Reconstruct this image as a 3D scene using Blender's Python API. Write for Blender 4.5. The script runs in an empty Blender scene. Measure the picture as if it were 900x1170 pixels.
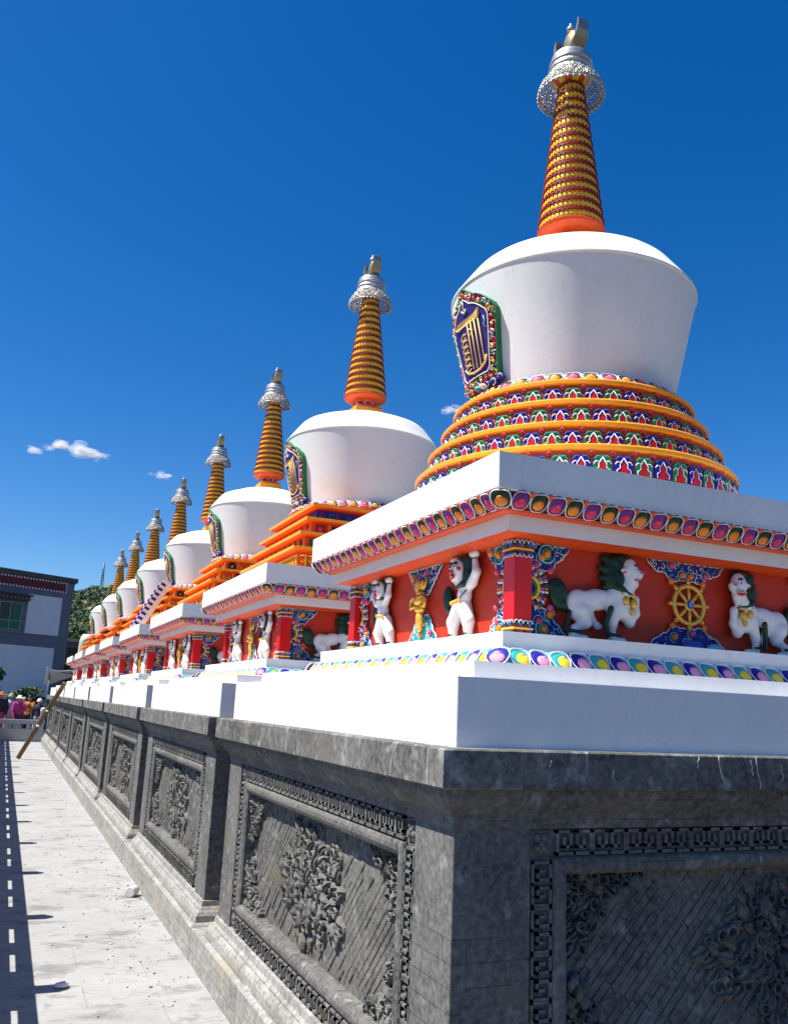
import bpy, math, random
import numpy as np
from mathutils import Matrix, Vector
R = math.radians
sc = bpy.context.scene
COL = sc.collection

# ------------------------------------------------------------------ camera
cam_d = bpy.data.cameras.new("camera")
cam = bpy.data.objects.new("camera", cam_d)
COL.objects.link(cam)
rt = Vector((0.9135843, -0.4042186, 0.0443966))
up = Vector((-0.1284791, -0.1833334, 0.9746189))
fw = Vector((0.3858197, 0.8961006, 0.2194241))
m = Matrix((rt, up, -fw)).transposed().to_4x4()
m.translation = Vector((-3.0593, -4.346, 1.72))
cam.matrix_world = m
cam_d.sensor_fit = 'VERTICAL'
cam_d.sensor_height = 24.0
cam_d.lens = 24.0 * 988.01 / 1170.0
cam_d.clip_start = 0.05
cam_d.clip_end = 9000
sc.camera = cam

# ------------------------------------------------------------------ world, sun, exposure
SUN_EL, SUN_AZ = R(60.0), R(8.0)          # azimuth from -X turned towards +Y
sdir = Vector((-math.cos(SUN_EL) * math.cos(SUN_AZ), math.cos(SUN_EL) * math.sin(SUN_AZ), math.sin(SUN_EL)))
w = bpy.data.worlds.new("World")
sc.world = w
w.use_nodes = True
nt = w.node_tree
bg = nt.nodes["Background"]
sky = nt.nodes.new("ShaderNodeTexSky")
sky.sky_type = 'NISHITA'
sky.sun_disc = False
sky.sun_elevation = SUN_EL
sky.sun_rotation = math.atan2(sdir.x, sdir.y)
sky.altitude = 2600
sky.air_density = 1.25
sky.dust_density = 2.8
sky.ozone_density = 4.0
hsv = nt.nodes.new("ShaderNodeHueSaturation")
hsv.inputs['Hue'].default_value = 0.507
hsv.inputs['Saturation'].default_value = 1.38
nt.links.new(sky.outputs[0], hsv.inputs['Color'])
nt.links.new(hsv.outputs[0], bg.inputs[0])
bg.inputs[1].default_value = 0.079
sl = bpy.data.lights.new("sun", 'SUN')
sl.energy = 5.0
sl.angle = R(0.5)
sl.color = (1.0, 0.945, 0.85)
so = bpy.data.objects.new("sun", sl)
COL.objects.link(so)
so.rotation_euler = sdir.to_track_quat('Z', 'Y').to_euler()
vs = sc.view_settings
vs.view_transform = 'Standard'
vs.look = 'None'
vs.gamma = 1.0
vs.use_curve_mapping = False
vs.exposure = 0.88
sc.cycles.max_bounces = 5
sc.cycles.diffuse_bounces = 2
sc.cycles.transparent_max_bounces = 64

# ------------------------------------------------------------------ materials
MATS = {}
def new_mat(name):
    mt = bpy.data.materials.new(name)
    mt.use_nodes = True
    MATS[name] = mt
    return mt, mt.node_tree, mt.node_tree.nodes["Principled BSDF"]

def paint(name, col, rough=0.45, var=0.10, metal=0.0, nscale=18.0, bump=0.0, spec=0.4):
    mt, t, b = new_mat(name)
    g = t.nodes.new("ShaderNodeNewGeometry")
    n = t.nodes.new("ShaderNodeTexNoise")
    n.inputs['Scale'].default_value = nscale
    n.inputs['Detail'].default_value = 5
    t.links.new(g.outputs['Position'], n.inputs['Vector'])
    mp = t.nodes.new("ShaderNodeMapRange")
    mp.inputs[1].default_value = 0.3; mp.inputs[2].default_value = 0.7
    mp.inputs[3].default_value = 1.0 - var; mp.inputs[4].default_value = 1.0 + var
    t.links.new(n.outputs[0], mp.inputs[0])
    mx = t.nodes.new("ShaderNodeVectorMath"); mx.operation = 'SCALE'
    mx.inputs[0].default_value = col
    t.links.new(mp.outputs[0], mx.inputs['Scale'])
    t.links.new(mx.outputs[0], b.inputs['Base Color'])
    b.inputs['Roughness'].default_value = rough
    b.inputs['Metallic'].default_value = metal
    b.inputs['Specular IOR Level'].default_value = spec
    if bump:
        bp = t.nodes.new("ShaderNodeBump")
        bp.inputs['Strength'].default_value = bump
        bp.inputs['Distance'].default_value = 0.01
        t.links.new(n.outputs[0], bp.inputs['Height'])
        t.links.new(bp.outputs[0], b.inputs['Normal'])
    return mt

def ramp(t, src, stops):
    r = t.nodes.new("ShaderNodeValToRGB")
    t.links.new(src, r.inputs[0])
    e = r.color_ramp.elements
    while len(e) < len(stops): e.new(0.5)
    for i, (p, c) in enumerate(stops):
        e[i].position = p
        e[i].color = (*c, 1) if len(c) == 3 else c
    return r.outputs[0]

def mixc(t, fac, a, b, mode='MIX'):
    x = t.nodes.new("ShaderNodeMix"); x.data_type = 'RGBA'; x.blend_type = mode
    for sock, val in ((x.inputs['Factor'], fac), (x.inputs[6], a), (x.inputs[7], b)):
        if isinstance(val, (int, float)): sock.default_value = val
        elif isinstance(val, tuple): sock.default_value = (*val, 1)
        else: t.links.new(val, sock)
    return x.outputs[2]

def noise(t, vec, scale, detail=6, rough=0.55, mapscale=None, off=(0, 0, 0)):
    if mapscale:
        mp = t.nodes.new("ShaderNodeMapping")
        mp.inputs['Scale'].default_value = mapscale
        mp.inputs['Location'].default_value = off
        t.links.new(vec, mp.inputs['Vector']); vec = mp.outputs[0]
    n = t.nodes.new("ShaderNodeTexNoise")
    n.inputs['Scale'].default_value = scale
    n.inputs['Detail'].default_value = detail
    n.inputs['Roughness'].default_value = rough
    t.links.new(vec, n.inputs['Vector'])
    return n.outputs[0]

def stone(name, lo, hi, lime=0.55, brick=True, bricky=0.0, rough=0.85, limecol=(0.42, 0.42, 0.41)):
    """grey carved brick-stone: mottled, lime drips and splashes, faint courses"""
    mt, t, b = new_mat(name)
    pos = t.nodes.new("ShaderNodeNewGeometry").outputs['Position']
    n1 = noise(t, pos, 3.0, 8, 0.62)
    n2 = noise(t, pos, 38.0, 6, 0.6)
    n3 = noise(t, pos, 11.0, 7, 0.65, None)
    c = ramp(t, n1, [(0.32, lo), (0.68, hi)])
    c = mixc(t, 0.45, c, ramp(t, n2, [(0.35, tuple(x * 0.55 for x in lo)), (0.65, tuple(min(1, x * 1.35) for x in hi))]))
    # brownish stains
    st = ramp(t, noise(t, pos, 2.1, 6, 0.6, (1, 1, 2.2), (3, 5, 1)), [(0.56, (0, 0, 0)), (0.70, (1, 1, 1))])
    c = mixc(t, st, c, (hi[0] * 0.85, hi[1] * 0.80, hi[2] * 0.62))
    h = n2
    if brick:
        sep = t.nodes.new("ShaderNodeSeparateXYZ"); t.links.new(pos, sep.inputs[0])
        ad = t.nodes.new("ShaderNodeMath"); ad.operation = 'ADD'
        t.links.new(sep.outputs[0], ad.inputs[0]); t.links.new(sep.outputs[1], ad.inputs[1])
        cb = t.nodes.new("ShaderNodeCombineXYZ")
        t.links.new(ad.outputs[0], cb.inputs[0]); t.links.new(sep.outputs[2], cb.inputs[1])
        bt = t.nodes.new("ShaderNodeTexBrick")
        bt.inputs['Scale'].default_value = 1.0
        bt.inputs['Mortar Size'].default_value = 0.003
        bt.inputs['Mortar Smooth'].default_value = 0.4
        bt.inputs['Brick Width'].default_value = 0.30
        bt.inputs['Row Height'].default_value = 0.075
        bt.inputs['Color1'].default_value = (1, 1, 1, 1); bt.inputs['Color2'].default_value = (0.88, 0.88, 0.88, 1)
        bt.inputs['Mortar'].default_value = (0.55, 0.55, 0.53, 1)
        t.links.new(cb.outputs[0], bt.inputs['Vector'])
        vis = ramp(t, noise(t, pos, 1.7, 7, 0.65, None), [(0.47 - bricky, (0, 0, 0)), (0.53 - bricky, (1, 1, 1))])
        c = mixc(t, vis, c, mixc(t, 1.0, c, bt.outputs[0], 'MULTIPLY'))
    # lime splashes and thin drips
    dr = ramp(t, noise(t, pos, 24.0, 3, 0.5, (1, 1, 0.06)), [(0.735 - 0.05 * lime, (0, 0, 0)), (0.76 - 0.05 * lime, (1, 1, 1))])
    gate = ramp(t, noise(t, pos, 4.0, 4, 0.6, None), [(0.50, (0, 0, 0)), (0.58, (1, 1, 1))])
    dr = mixc(t, 1.0, dr, gate, 'MULTIPLY')
    c = mixc(t, dr, c, limecol)
    sp = ramp(t, n3, [(0.62 - 0.06 * lime, (0, 0, 0)), (0.80 - 0.06 * lime, (0.75, 0.75, 0.75))])
    c = mixc(t, sp, c, limecol)
    t.links.new(c, b.inputs['Base Color'])
    b.inputs['Roughness'].default_value = rough
    b.inputs['Specular IOR Level'].default_value = 0.25
    bp = t.nodes.new("ShaderNodeBump"); bp.inputs['Strength'].default_value = 0.6; bp.inputs['Distance'].default_value = 0.006
    t.links.new(c, bp.inputs['Height'])
    bp2 = t.nodes.new("ShaderNodeBump"); bp2.inputs['Strength'].default_value = 0.5; bp2.inputs['Distance'].default_value = 0.004
    t.links.new(n3, bp2.inputs['Height']); t.links.new(bp.outputs[0], bp2.inputs['Normal'])
    t.links.new(bp2.outputs[0], b.inputs['Normal'])
    return mt

def white_paint(name, col=(0.80, 0.80, 0.80)):
    """brushed limewash: uneven coats, rain runs, hairline cracks, grime specks"""
    mt, t, b = new_mat(name)
    pos = t.nodes.new("ShaderNodeNewGeometry").outputs['Position']
    n1 = noise(t, pos, 1.6, 7, 0.62, (1, 1, 0.5))
    n2 = noise(t, pos, 26.0, 4, 0.6)
    c = ramp(t, n1, [(0.30, tuple(x * 0.86 for x in col)), (0.60, col)])
    c = mixc(t, 0.3, c, ramp(t, n2, [(0.3, tuple(x * 0.86 for x in col)), (0.6, col)]))
    run = ramp(t, noise(t, pos, 20.0, 4, 0.6, (1, 1, 0.05), (2, 0, 5)), [(0.58, (0, 0, 0)), (0.72, (0.30, 0.30, 0.30))])
    gate = ramp(t, noise(t, pos, 2.3, 5, 0.6, None), [(0.46, (0, 0, 0)), (0.62, (1, 1, 1))])
    c = mixc(t, mixc(t, 1.0, run, gate, 'MULTIPLY'), c, (0.46, 0.45, 0.42))
    vo = t.nodes.new("ShaderNodeTexVoronoi"); vo.feature = 'DISTANCE_TO_EDGE'; vo.inputs['Scale'].default_value = 1.9
    wv = t.nodes.new("ShaderNodeVectorMath"); wv.operation = 'MULTIPLY_ADD'
    nn = t.nodes.new("ShaderNodeTexNoise"); nn.inputs['Scale'].default_value = 5.0; nn.inputs['Detail'].default_value = 6
    t.links.new(pos, nn.inputs['Vector'])
    t.links.new(nn.outputs['Color'], wv.inputs[0]); wv.inputs[1].default_value = (0.35, 0.35, 0.35); t.links.new(pos, wv.inputs[2])
    t.links.new(wv.outputs[0], vo.inputs['Vector'])
    cr = ramp(t, vo.outputs['Distance'], [(0.0, (0.5, 0.5, 0.5)), (0.004, (0, 0, 0))])
    g2 = ramp(t, noise(t, pos, 1.1, 4, 0.6, (1, 1, 1), (9, 2, 4)), [(0.54, (0, 0, 0)), (0.60, (1, 1, 1))])
    c = mixc(t, mixc(t, 1.0, cr, g2, 'MULTIPLY'), c, (0.40, 0.40, 0.39))
    sp = ramp(t, noise(t, pos, 45.0, 2, 0.5, None), [(0.74, (0, 0, 0)), (0.78, (0.5, 0.5, 0.5))])
    c = mixc(t, sp, c, (0.45, 0.44, 0.42))
    t.links.new(c, b.inputs['Base Color'])
    b.inputs['Roughness'].default_value = 0.75
    b.inputs['Specular IOR Level'].default_value = 0.2
    bp = t.nodes.new("ShaderNodeBump"); bp.inputs['Strength'].default_value = 0.14; bp.inputs['Distance'].default_value = 0.004
    n4 = noise(t, pos, 35.0, 5, 0.6, (1, 1, 2.0))
    t.links.new(n4, bp.inputs['Height']); t.links.new(bp.outputs[0], b.inputs['Normal'])
    return mt

white_paint('whitewash')
stone('slate', (0.058, 0.057, 0.054), (0.178, 0.175, 0.166), lime=0.75)
stone('slate_coping', (0.050, 0.049, 0.047), (0.175, 0.170, 0.160), lime=1.4, brick=False)
stone('slate_base', (0.18, 0.178, 0.168), (0.36, 0.355, 0.34), lime=1.2, bricky=0.06)
stone('slate_carving', (0.054, 0.053, 0.049), (0.172, 0.168, 0.156), lime=0.6, brick=False)
paint('orange', (0.78, 0.13, 0.010), 0.45, 0.10)
paint('amber', (0.90, 0.34, 0.014), 0.4, 0.08)
paint('vermilion', (0.50, 0.027, 0.005), 0.55, 0.10, nscale=7)
paint('orange_red', (0.72, 0.075, 0.008), 0.5, 0.10)
paint('red', (0.60, 0.006, 0.008), 0.30, 0.05)
paint('maroon', (0.16, 0.010, 0.012), 0.45, 0.15)
paint('yellow', (0.86, 0.60, 0.03), 0.62, 0.12)
paint('spire_yellow', (0.90, 0.52, 0.03), 0.36, 0.12)
paint('spire_red', (0.26, 0.012, 0.010), 0.42, 0.15)
paint('gold', (0.80, 0.46, 0.07), 0.35, 0.18, metal=0.35, nscale=60, bump=0.3)
paint('pale_gold', (0.52, 0.42, 0.20), 0.38, 0.12, metal=0.8)
paint('silver', (0.50, 0.49, 0.46), 0.42, 0.40, metal=0.6, nscale=70, bump=0.9)
paint('silver_plain', (0.52, 0.51, 0.48), 0.38, 0.15, metal=0.7)
paint('bronze', (0.36, 0.33, 0.25), 0.36, 0.15, metal=0.75)
paint('white_trim', (0.80, 0.80, 0.80), 0.5, 0.05)
paint('statue_white', (0.78, 0.77, 0.76), 0.5, 0.06, nscale=30, bump=0.15)
paint('dark_green', (0.003, 0.034, 0.014), 0.45, 0.3, nscale=50, bump=0.4)
paint('green', (0.010, 0.19, 0.075), 0.62, 0.15)
paint('pale_gold_paint', (0.72, 0.50, 0.16), 0.62, 0.1)
paint('teal', (0.02, 0.36, 0.36), 0.62, 0.12)
paint('navy', (0.012, 0.014, 0.22), 0.62, 0.12)
paint('deep_blue', (0.010, 0.010, 0.28), 0.62, 0.12)
paint('plaque_blue', (0.018, 0.008, 0.16), 0.62, 0.15)
paint('blue', (0.03, 0.10, 0.42), 0.62, 0.12)
paint('sky_blue', (0.20, 0.50, 0.66), 0.62, 0.10)
paint('purple', (0.13, 0.025, 0.22), 0.62, 0.12)
paint('pink', (0.72, 0.07, 0.20), 0.62, 0.12)
paint('light_pink', (0.80, 0.30, 0.46), 0.62, 0.10)
paint('magenta', (0.66, 0.03, 0.11), 0.62, 0.10)
paint('tangerine', (0.85, 0.24, 0.02), 0.62, 0.10)
paint('black', (0.012, 0.012, 0.012), 0.5, 0.1)
paint('mortar', (0.55, 0.55, 0.53), 0.8, 0.1)

def concrete_paving():
    mt, t, b = new_mat('paving')
    pos = t.nodes.new("ShaderNodeNewGeometry").outputs['Position']
    n1 = noise(t, pos, 1.1, 8, 0.6); n2 = noise(t, pos, 9, 7, 0.65); n3 = noise(t, pos, 60, 4, 0.6)
    c = ramp(t, n1, [(0.3, (0.235, 0.238, 0.243)), (0.7, (0.335, 0.34, 0.345))])
    c = mixc(t, 0.35, c, ramp(t, n2, [(0.3, (0.22, 0.22, 0.22)), (0.7, (0.40, 0.40, 0.40))]))
    c = mixc(t, 0.15, c, ramp(t, n3, [(0.3, (0.2, 0.2, 0.2)), (0.7, (0.6, 0.6, 0.6))]))
    # dried wet marks, long across the walk
    s = ramp(t, noise(t, pos, 2.3, 8, 0.68, (0.9, 1.5, 1), (1.3, 7.7, 0)), [(0.53, (0, 0, 0)), (0.64, (0.75, 0.75, 0.75))])
    c = mixc(t, s, c, (0.15, 0.15, 0.148))
    sp = ramp(t, noise(t, pos, 14, 4, 0.6, None), [(0.72, (0, 0, 0)), (0.76, (0.8, 0.8, 0.8))])
    c = mixc(t, sp, c, (0.50, 0.50, 0.49))
    blot = ramp(t, noise(t, pos, 5.5, 7, 0.7, (1, 1, 1), (4, 1, 0)), [(0.585, (0, 0, 0)), (0.63, (0.55, 0.55, 0.55))])
    c = mixc(t, blot, c, (0.16, 0.16, 0.155))
    bt = t.nodes.new("ShaderNodeTexBrick")
    bt.inputs['Scale'].default_value = 1.0
    bt.inputs['Mortar Size'].default_value = 0.004; bt.inputs['Brick Width'].default_value = 0.8
    bt.inputs['Row Height'].default_value = 0.4
    bt.inputs['Color1'].default_value = (1, 1, 1, 1); bt.inputs['Color2'].default_value = (0.95, 0.95, 0.95, 1)
    bt.inputs['Mortar'].default_value = (0.80, 0.80, 0.80, 1)
    t.links.new(pos, bt.inputs['Vector'])
    c = mixc(t, 1.0, c, bt.outputs[0], 'MULTIPLY')
    t.links.new(c, b.inputs['Base Color'])
    b.inputs['Roughness'].default_value = 0.85
    bp = t.nodes.new("ShaderNodeBump"); bp.inputs['Strength'].default_value = 0.4; bp.inputs['Distance'].default_value = 0.006
    t.links.new(c, bp.inputs['Height']); t.links.new(bp.outputs[0], b.inputs['Normal'])
concrete_paving()
paint('ground_bounce', (0.075, 0.056, 0.036), 0.9, 0.2, nscale=0.6)  # unseen ground: dark warm colour invented to dim and warm light bounced onto shaded faces
paint('granite', (0.48, 0.46, 0.42), 0.8, 0.2, nscale=30, bump=0.3)
paint('wood', (0.20, 0.12, 0.06), 0.7, 0.35, nscale=14, bump=0.4)
paint('wall_white', (0.63, 0.64, 0.66), 0.8, 0.05, nscale=2)
paint('wall_slate', (0.13, 0.145, 0.18), 0.8, 0.08, nscale=3)
paint('parapet_dark', (0.075, 0.075, 0.075), 0.85, 0.2, nscale=8)
paint('frieze_maroon', (0.13, 0.022, 0.03), 0.85, 0.15, nscale=20)
paint('window_black', (0.012, 0.013, 0.016), 0.25, 0.1)
paint('window_frame', (0.16, 0.26, 0.19), 0.5, 0.1)
paint('window_green', (0.008, 0.11, 0.055), 0.4, 0.1)
paint('hood_cloth', (0.06, 0.05, 0.07), 0.9, 0.2)
paint('tarp', (0.45, 0.45, 0.44), 0.7, 0.12, nscale=5, bump=0.2)
paint('cream', (0.55, 0.50, 0.38), 0.7, 0.15, nscale=6)
paint('skin', (0.45, 0.25, 0.17), 0.6, 0.05)
paint('hair', (0.012, 0.010, 0.009), 0.5, 0.1)
for nm, c in dict(cloth_pink=(0.42, 0.035, 0.17), cloth_orange=(0.38, 0.12, 0.025), cloth_lilac=(0.45, 0.45, 0.65), cloth_dark=(0.02, 0.02, 0.03), cloth_white=(0.75, 0.75, 0.75), cloth_magenta=(0.35, 0.02, 0.12), cloth_grey=(0.3, 0.3, 0.32)).items():
    paint(nm, c, 0.85, 0.12)
paint('leaf_dark', (0.018, 0.045, 0.014), 0.6, 0.3, nscale=3)
paint('leaf_mid', (0.035, 0.085, 0.020), 0.6, 0.3, nscale=3)
paint('leaf_light', (0.085, 0.15, 0.030), 0.6, 0.3, nscale=3)
paint('bark', (0.09, 0.07, 0.05), 0.9, 0.2)
paint('hill_leaf_a', (0.020, 0.060, 0.016), 0.7, 0.3, nscale=0.2)
paint('hill_leaf_b', (0.036, 0.090, 0.020), 0.7, 0.3, nscale=0.2)
paint('hill_earth', (0.13, 0.135, 0.085), 0.9, 0.35, nscale=0.08)
paint('steel', (0.10, 0.11, 0.13), 0.5, 0.1, metal=0.5)
paint('shingle', (0.16, 0.16, 0.15), 0.85, 0.2)
def cloudmat():
    mt, t, b = new_mat('cloud_white')
    t.nodes.remove(b)
    out = t.nodes["Material Output"]
    df = t.nodes.new("ShaderNodeBsdfDiffuse"); df.inputs[0].default_value = (0.97, 0.97, 0.97, 1)
    tl = t.nodes.new("ShaderNodeBsdfTranslucent"); tl.inputs[0].default_value = (0.97, 0.97, 0.97, 1)
    m1 = t.nodes.new("ShaderNodeMixShader"); m1.inputs[0].default_value = 0.5
    t.links.new(df.outputs[0], m1.inputs[1]); t.links.new(tl.outputs[0], m1.inputs[2])
    tr = t.nodes.new("ShaderNodeBsdfTransparent")
    pos = t.nodes.new("ShaderNodeNewGeometry").outputs['Position']
    n = noise(t, pos, 0.012, 6, 0.65)
    a = ramp(t, n, [(0.38, (0.0, 0.0, 0.0)), (0.70, (0.22, 0.22, 0.22))])
    m2 = t.nodes.new("ShaderNodeMixShader")
    t.links.new(a, m2.inputs[0]); t.links.new(tr.outputs[0], m2.inputs[1]); t.links.new(m1.outputs[0], m2.inputs[2])
    t.links.new(m2.outputs[0], out.inputs['Surface'])
cloudmat()

# ------------------------------------------------------------------ mesh builder
class MB:
    def __init__(s, *mats):
        s.v = []; s.f = []; s.mi = []; s.sm = []; s.mats = list(mats); s.T = None; s.fn = None
    def idx(s, mat):
        if isinstance(mat, int): return mat
        if mat not in s.mats: s.mats.append(mat)
        return s.mats.index(mat)
    def add(s, vs, fs, mat=0, smooth=False, M=None):
        o = len(s.v)
        for p in vs:
            p = Vector(p)
            if M is not None: p = M @ p
            if s.fn: p = s.fn(p)
            if s.T is not None: p = s.T @ p
            s.v.append((p[0], p[1], p[2]))
        k = s.idx(mat)
        for f in fs:
            s.f.append(tuple(i + o for i in f)); s.mi.append(k); s.sm.append(smooth)
    def box(s, x0, x1, y0, y1, z0, z1, mat=0, M=None):
        vs = [(x, y, z) for z in (z0, z1) for y in (y0, y1) for x in (x0, x1)]
        s.add(vs, [(0, 2, 3, 1), (4, 5, 7, 6), (0, 1, 5, 4), (2, 6, 7, 3), (0, 4, 6, 2), (1, 3, 7, 5)], mat, False, M)
    def tube(s, pts, rad, mat=0, n=6, closed=False, M=None, caps=True, flat=1.0):
        pts = [Vector(p) for p in pts]; L = len(pts)
        if isinstance(rad, (int, float)): rad = [rad] * L
        vs = []; ref = None
        for i, p in enumerate(pts):
            if closed: d = pts[(i + 1) % L] - pts[i - 1]
            else: d = pts[min(i + 1, L - 1)] - pts[max(i - 1, 0)]
            if d.length < 1e-9: d = Vector((0, 0, 1))
            d.normalize()
            if ref is None: ref = Vector((0, 0, 1)) if abs(d.z) < 0.9 else Vector((1, 0, 0))
            a = (ref - d * ref.dot(d))
            if a.length < 1e-6: a = Vector((1, 0, 0)) - d * d.x
            a.normalize(); b = d.cross(a); ref = a
            for k in range(n):
                t = 2 * math.pi * k / n
                vs.append(p + (a * math.cos(t) * flat + b * math.sin(t)) * rad[i])
        fs = []
        for i in range(L if closed else L - 1):
            j = (i + 1) % L
            for k in range(n):
                fs.append((i * n + k, i * n + (k + 1) % n, j * n + (k + 1) % n, j * n + k))
        if caps and not closed:
            fs.append(tuple(range(n - 1, -1, -1))); fs.append(tuple((L - 1) * n + k for k in range(n)))
        s.add(vs, fs, mat, True, M)
    def lathe(s, prof, mats, n=48, smooth=True, cap=False, axis=(0, 0), a0=0.0):
        # each profile segment has its own vertices, so the edges between them stay crisp
        if isinstance(mats, (str, int)): mats = [mats] * (len(prof) - 1)
        for i in range(len(prof) - 1):
            vs = []
            for r, z in prof[i:i + 2]:
                for k in range(n):
                    t = 2 * math.pi * k / n + a0
                    vs.append((axis[0] + r * math.cos(t), axis[1] + r * math.sin(t), z))
            s.add(vs, [(k, (k + 1) % n, n + (k + 1) % n, n + k) for k in range(n)], mats[i], smooth)
        if cap:
            for r, z, rev in ((prof[0][0], prof[0][1], True), (prof[-1][0], prof[-1][1], False)):
                if r > 1e-5:
                    vs = [(axis[0] + r * math.cos(2 * math.pi * k / n + a0), axis[1] + r * math.sin(2 * math.pi * k / n + a0), z) for k in range(n)]
                    f = tuple(range(n)); s.add(vs, [f[::-1] if rev else f], mats[0] if rev else mats[-1])
    def sq(s, prof, mats=0, cap0=True, cap1=True):
        # square loft: profile of (half width, z)
        if isinstance(mats, (str, int)): mats = [mats] * (len(prof) - 1)
        for i in range(len(prof) - 1):
            vs = []
            for h, z in prof[i:i + 2]:
                vs += [(-h, -h, z), (h, -h, z), (h, h, z), (-h, h, z)]
            s.add(vs, [(k, (k + 1) % 4, 4 + (k + 1) % 4, 4 + k) for k in range(4)], mats[i])
        for (h, z), on, rev, mm in ((prof[0], cap0, True, mats[0]), (prof[-1], cap1, False, mats[-1])):
            if on and h > 0:
                vs = [(-h, -h, z), (h, -h, z), (h, h, z), (-h, h, z)]
                s.add(vs, [(3, 2, 1, 0) if rev else (0, 1, 2, 3)], mm)
    def ell(s, c, r, mat=0, nu=10, nv=6, M=None, rot=None, half=False):
        vs = []; fs = []
        v0 = 0.0 if half else -math.pi / 2
        for j in range(nv + 1):
            ph = v0 + (math.pi / 2 - v0) * j / nv
            for i in range(nu):
                t = 2 * math.pi * i / nu
                p = Vector((math.cos(ph) * math.cos(t) * r[0], math.cos(ph) * math.sin(t) * r[1], math.sin(ph) * r[2]))
                if rot is not None: p = rot @ p
                vs.append(Vector(c) + p)
        for j in range(nv):
            for i in range(nu):
                fs.append((j * nu + i, j * nu + (i + 1) % nu, (j + 1) * nu + (i + 1) % nu, (j + 1) * nu + i))
        s.add(vs, fs, mat, True, M)
    def prism(s, poly, n0, n1, mat=0, side=None, M=None, back=False):
        # poly in (x, y), extruded along z from n0 to n1
        L = len(poly)
        vs = [(x, y, n1) for x, y in poly]
        s.add(vs, [tuple(range(L))], mat, False, M)
        vs = [(x, y, n0) for x, y in poly] + [(x, y, n1) for x, y in poly]
        s.add(vs, [(i, (i + 1) % L, L + (i + 1) % L, L + i) for i in range(L)], mat if side is None else side, False, M)
        if back: s.add([(x, y, n0) for x, y in poly], [tuple(range(L))[::-1]], mat, False, M)
    def mesh(s, name):
        me = bpy.data.meshes.new(name)
        me.from_pydata(s.v, [], s.f)
        for mn in s.mats: me.materials.append(MATS[mn])
        me.polygons.foreach_set('material_index', s.mi)
        me.polygons.foreach_set('use_smooth', s.sm)
        me.update()
        return me
    def build(s, name, parent=None, loc=None, rz=0, bevel=0):
        o = bpy.data.objects.new(name, s.mesh(name))
        COL.objects.link(o)
        if parent: o.parent = parent
        if loc: o.location = loc
        o.rotation_euler.z = rz
        if bevel:
            md = o.modifiers.new('bevel', 'BEVEL'); md.width = bevel; md.segments = 2; md.limit_method = 'ANGLE'
        return o

def tag(o, label=None, cat=None, group=None, kind=None):
    if label: o['label'] = label
    if cat: o['category'] = cat
    if group: o['group'] = group
    if kind: o['kind'] = kind
    return o
def empty(name, loc=(0, 0, 0), rz=0, parent=None):
    o = bpy.data.objects.new(name, None); COL.objects.link(o)
    o.location = loc; o.rotation_euler.z = rz; o.empty_display_size = 0.2
    if parent: o.parent = parent
    return o
def reuse(o, name, parent, rz=0, loc=None):
    c = o.copy(); c.name = name; COL.objects.link(c); c.parent = parent; c.rotation_euler.z = rz
    if loc: c.location = loc
    for ch in list(o.children):
        d = ch.copy(); COL.objects.link(d); d.parent = c
    return c
def copy_tree(o, parent=None):
    c = o.copy(); COL.objects.link(c); c.parent = parent
    for ch in list(o.children): copy_tree(ch, c)
    return c
def face(h):            # (u, v, n) of the front face at half width h -> world
    return Matrix(((1, 0, 0, 0), (0, 0, -1, -h), (0, 1, 0, 0), (0, 0, 0, 1)))
LEFT = R(-90)           # turn a front-face part onto the -X face

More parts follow.
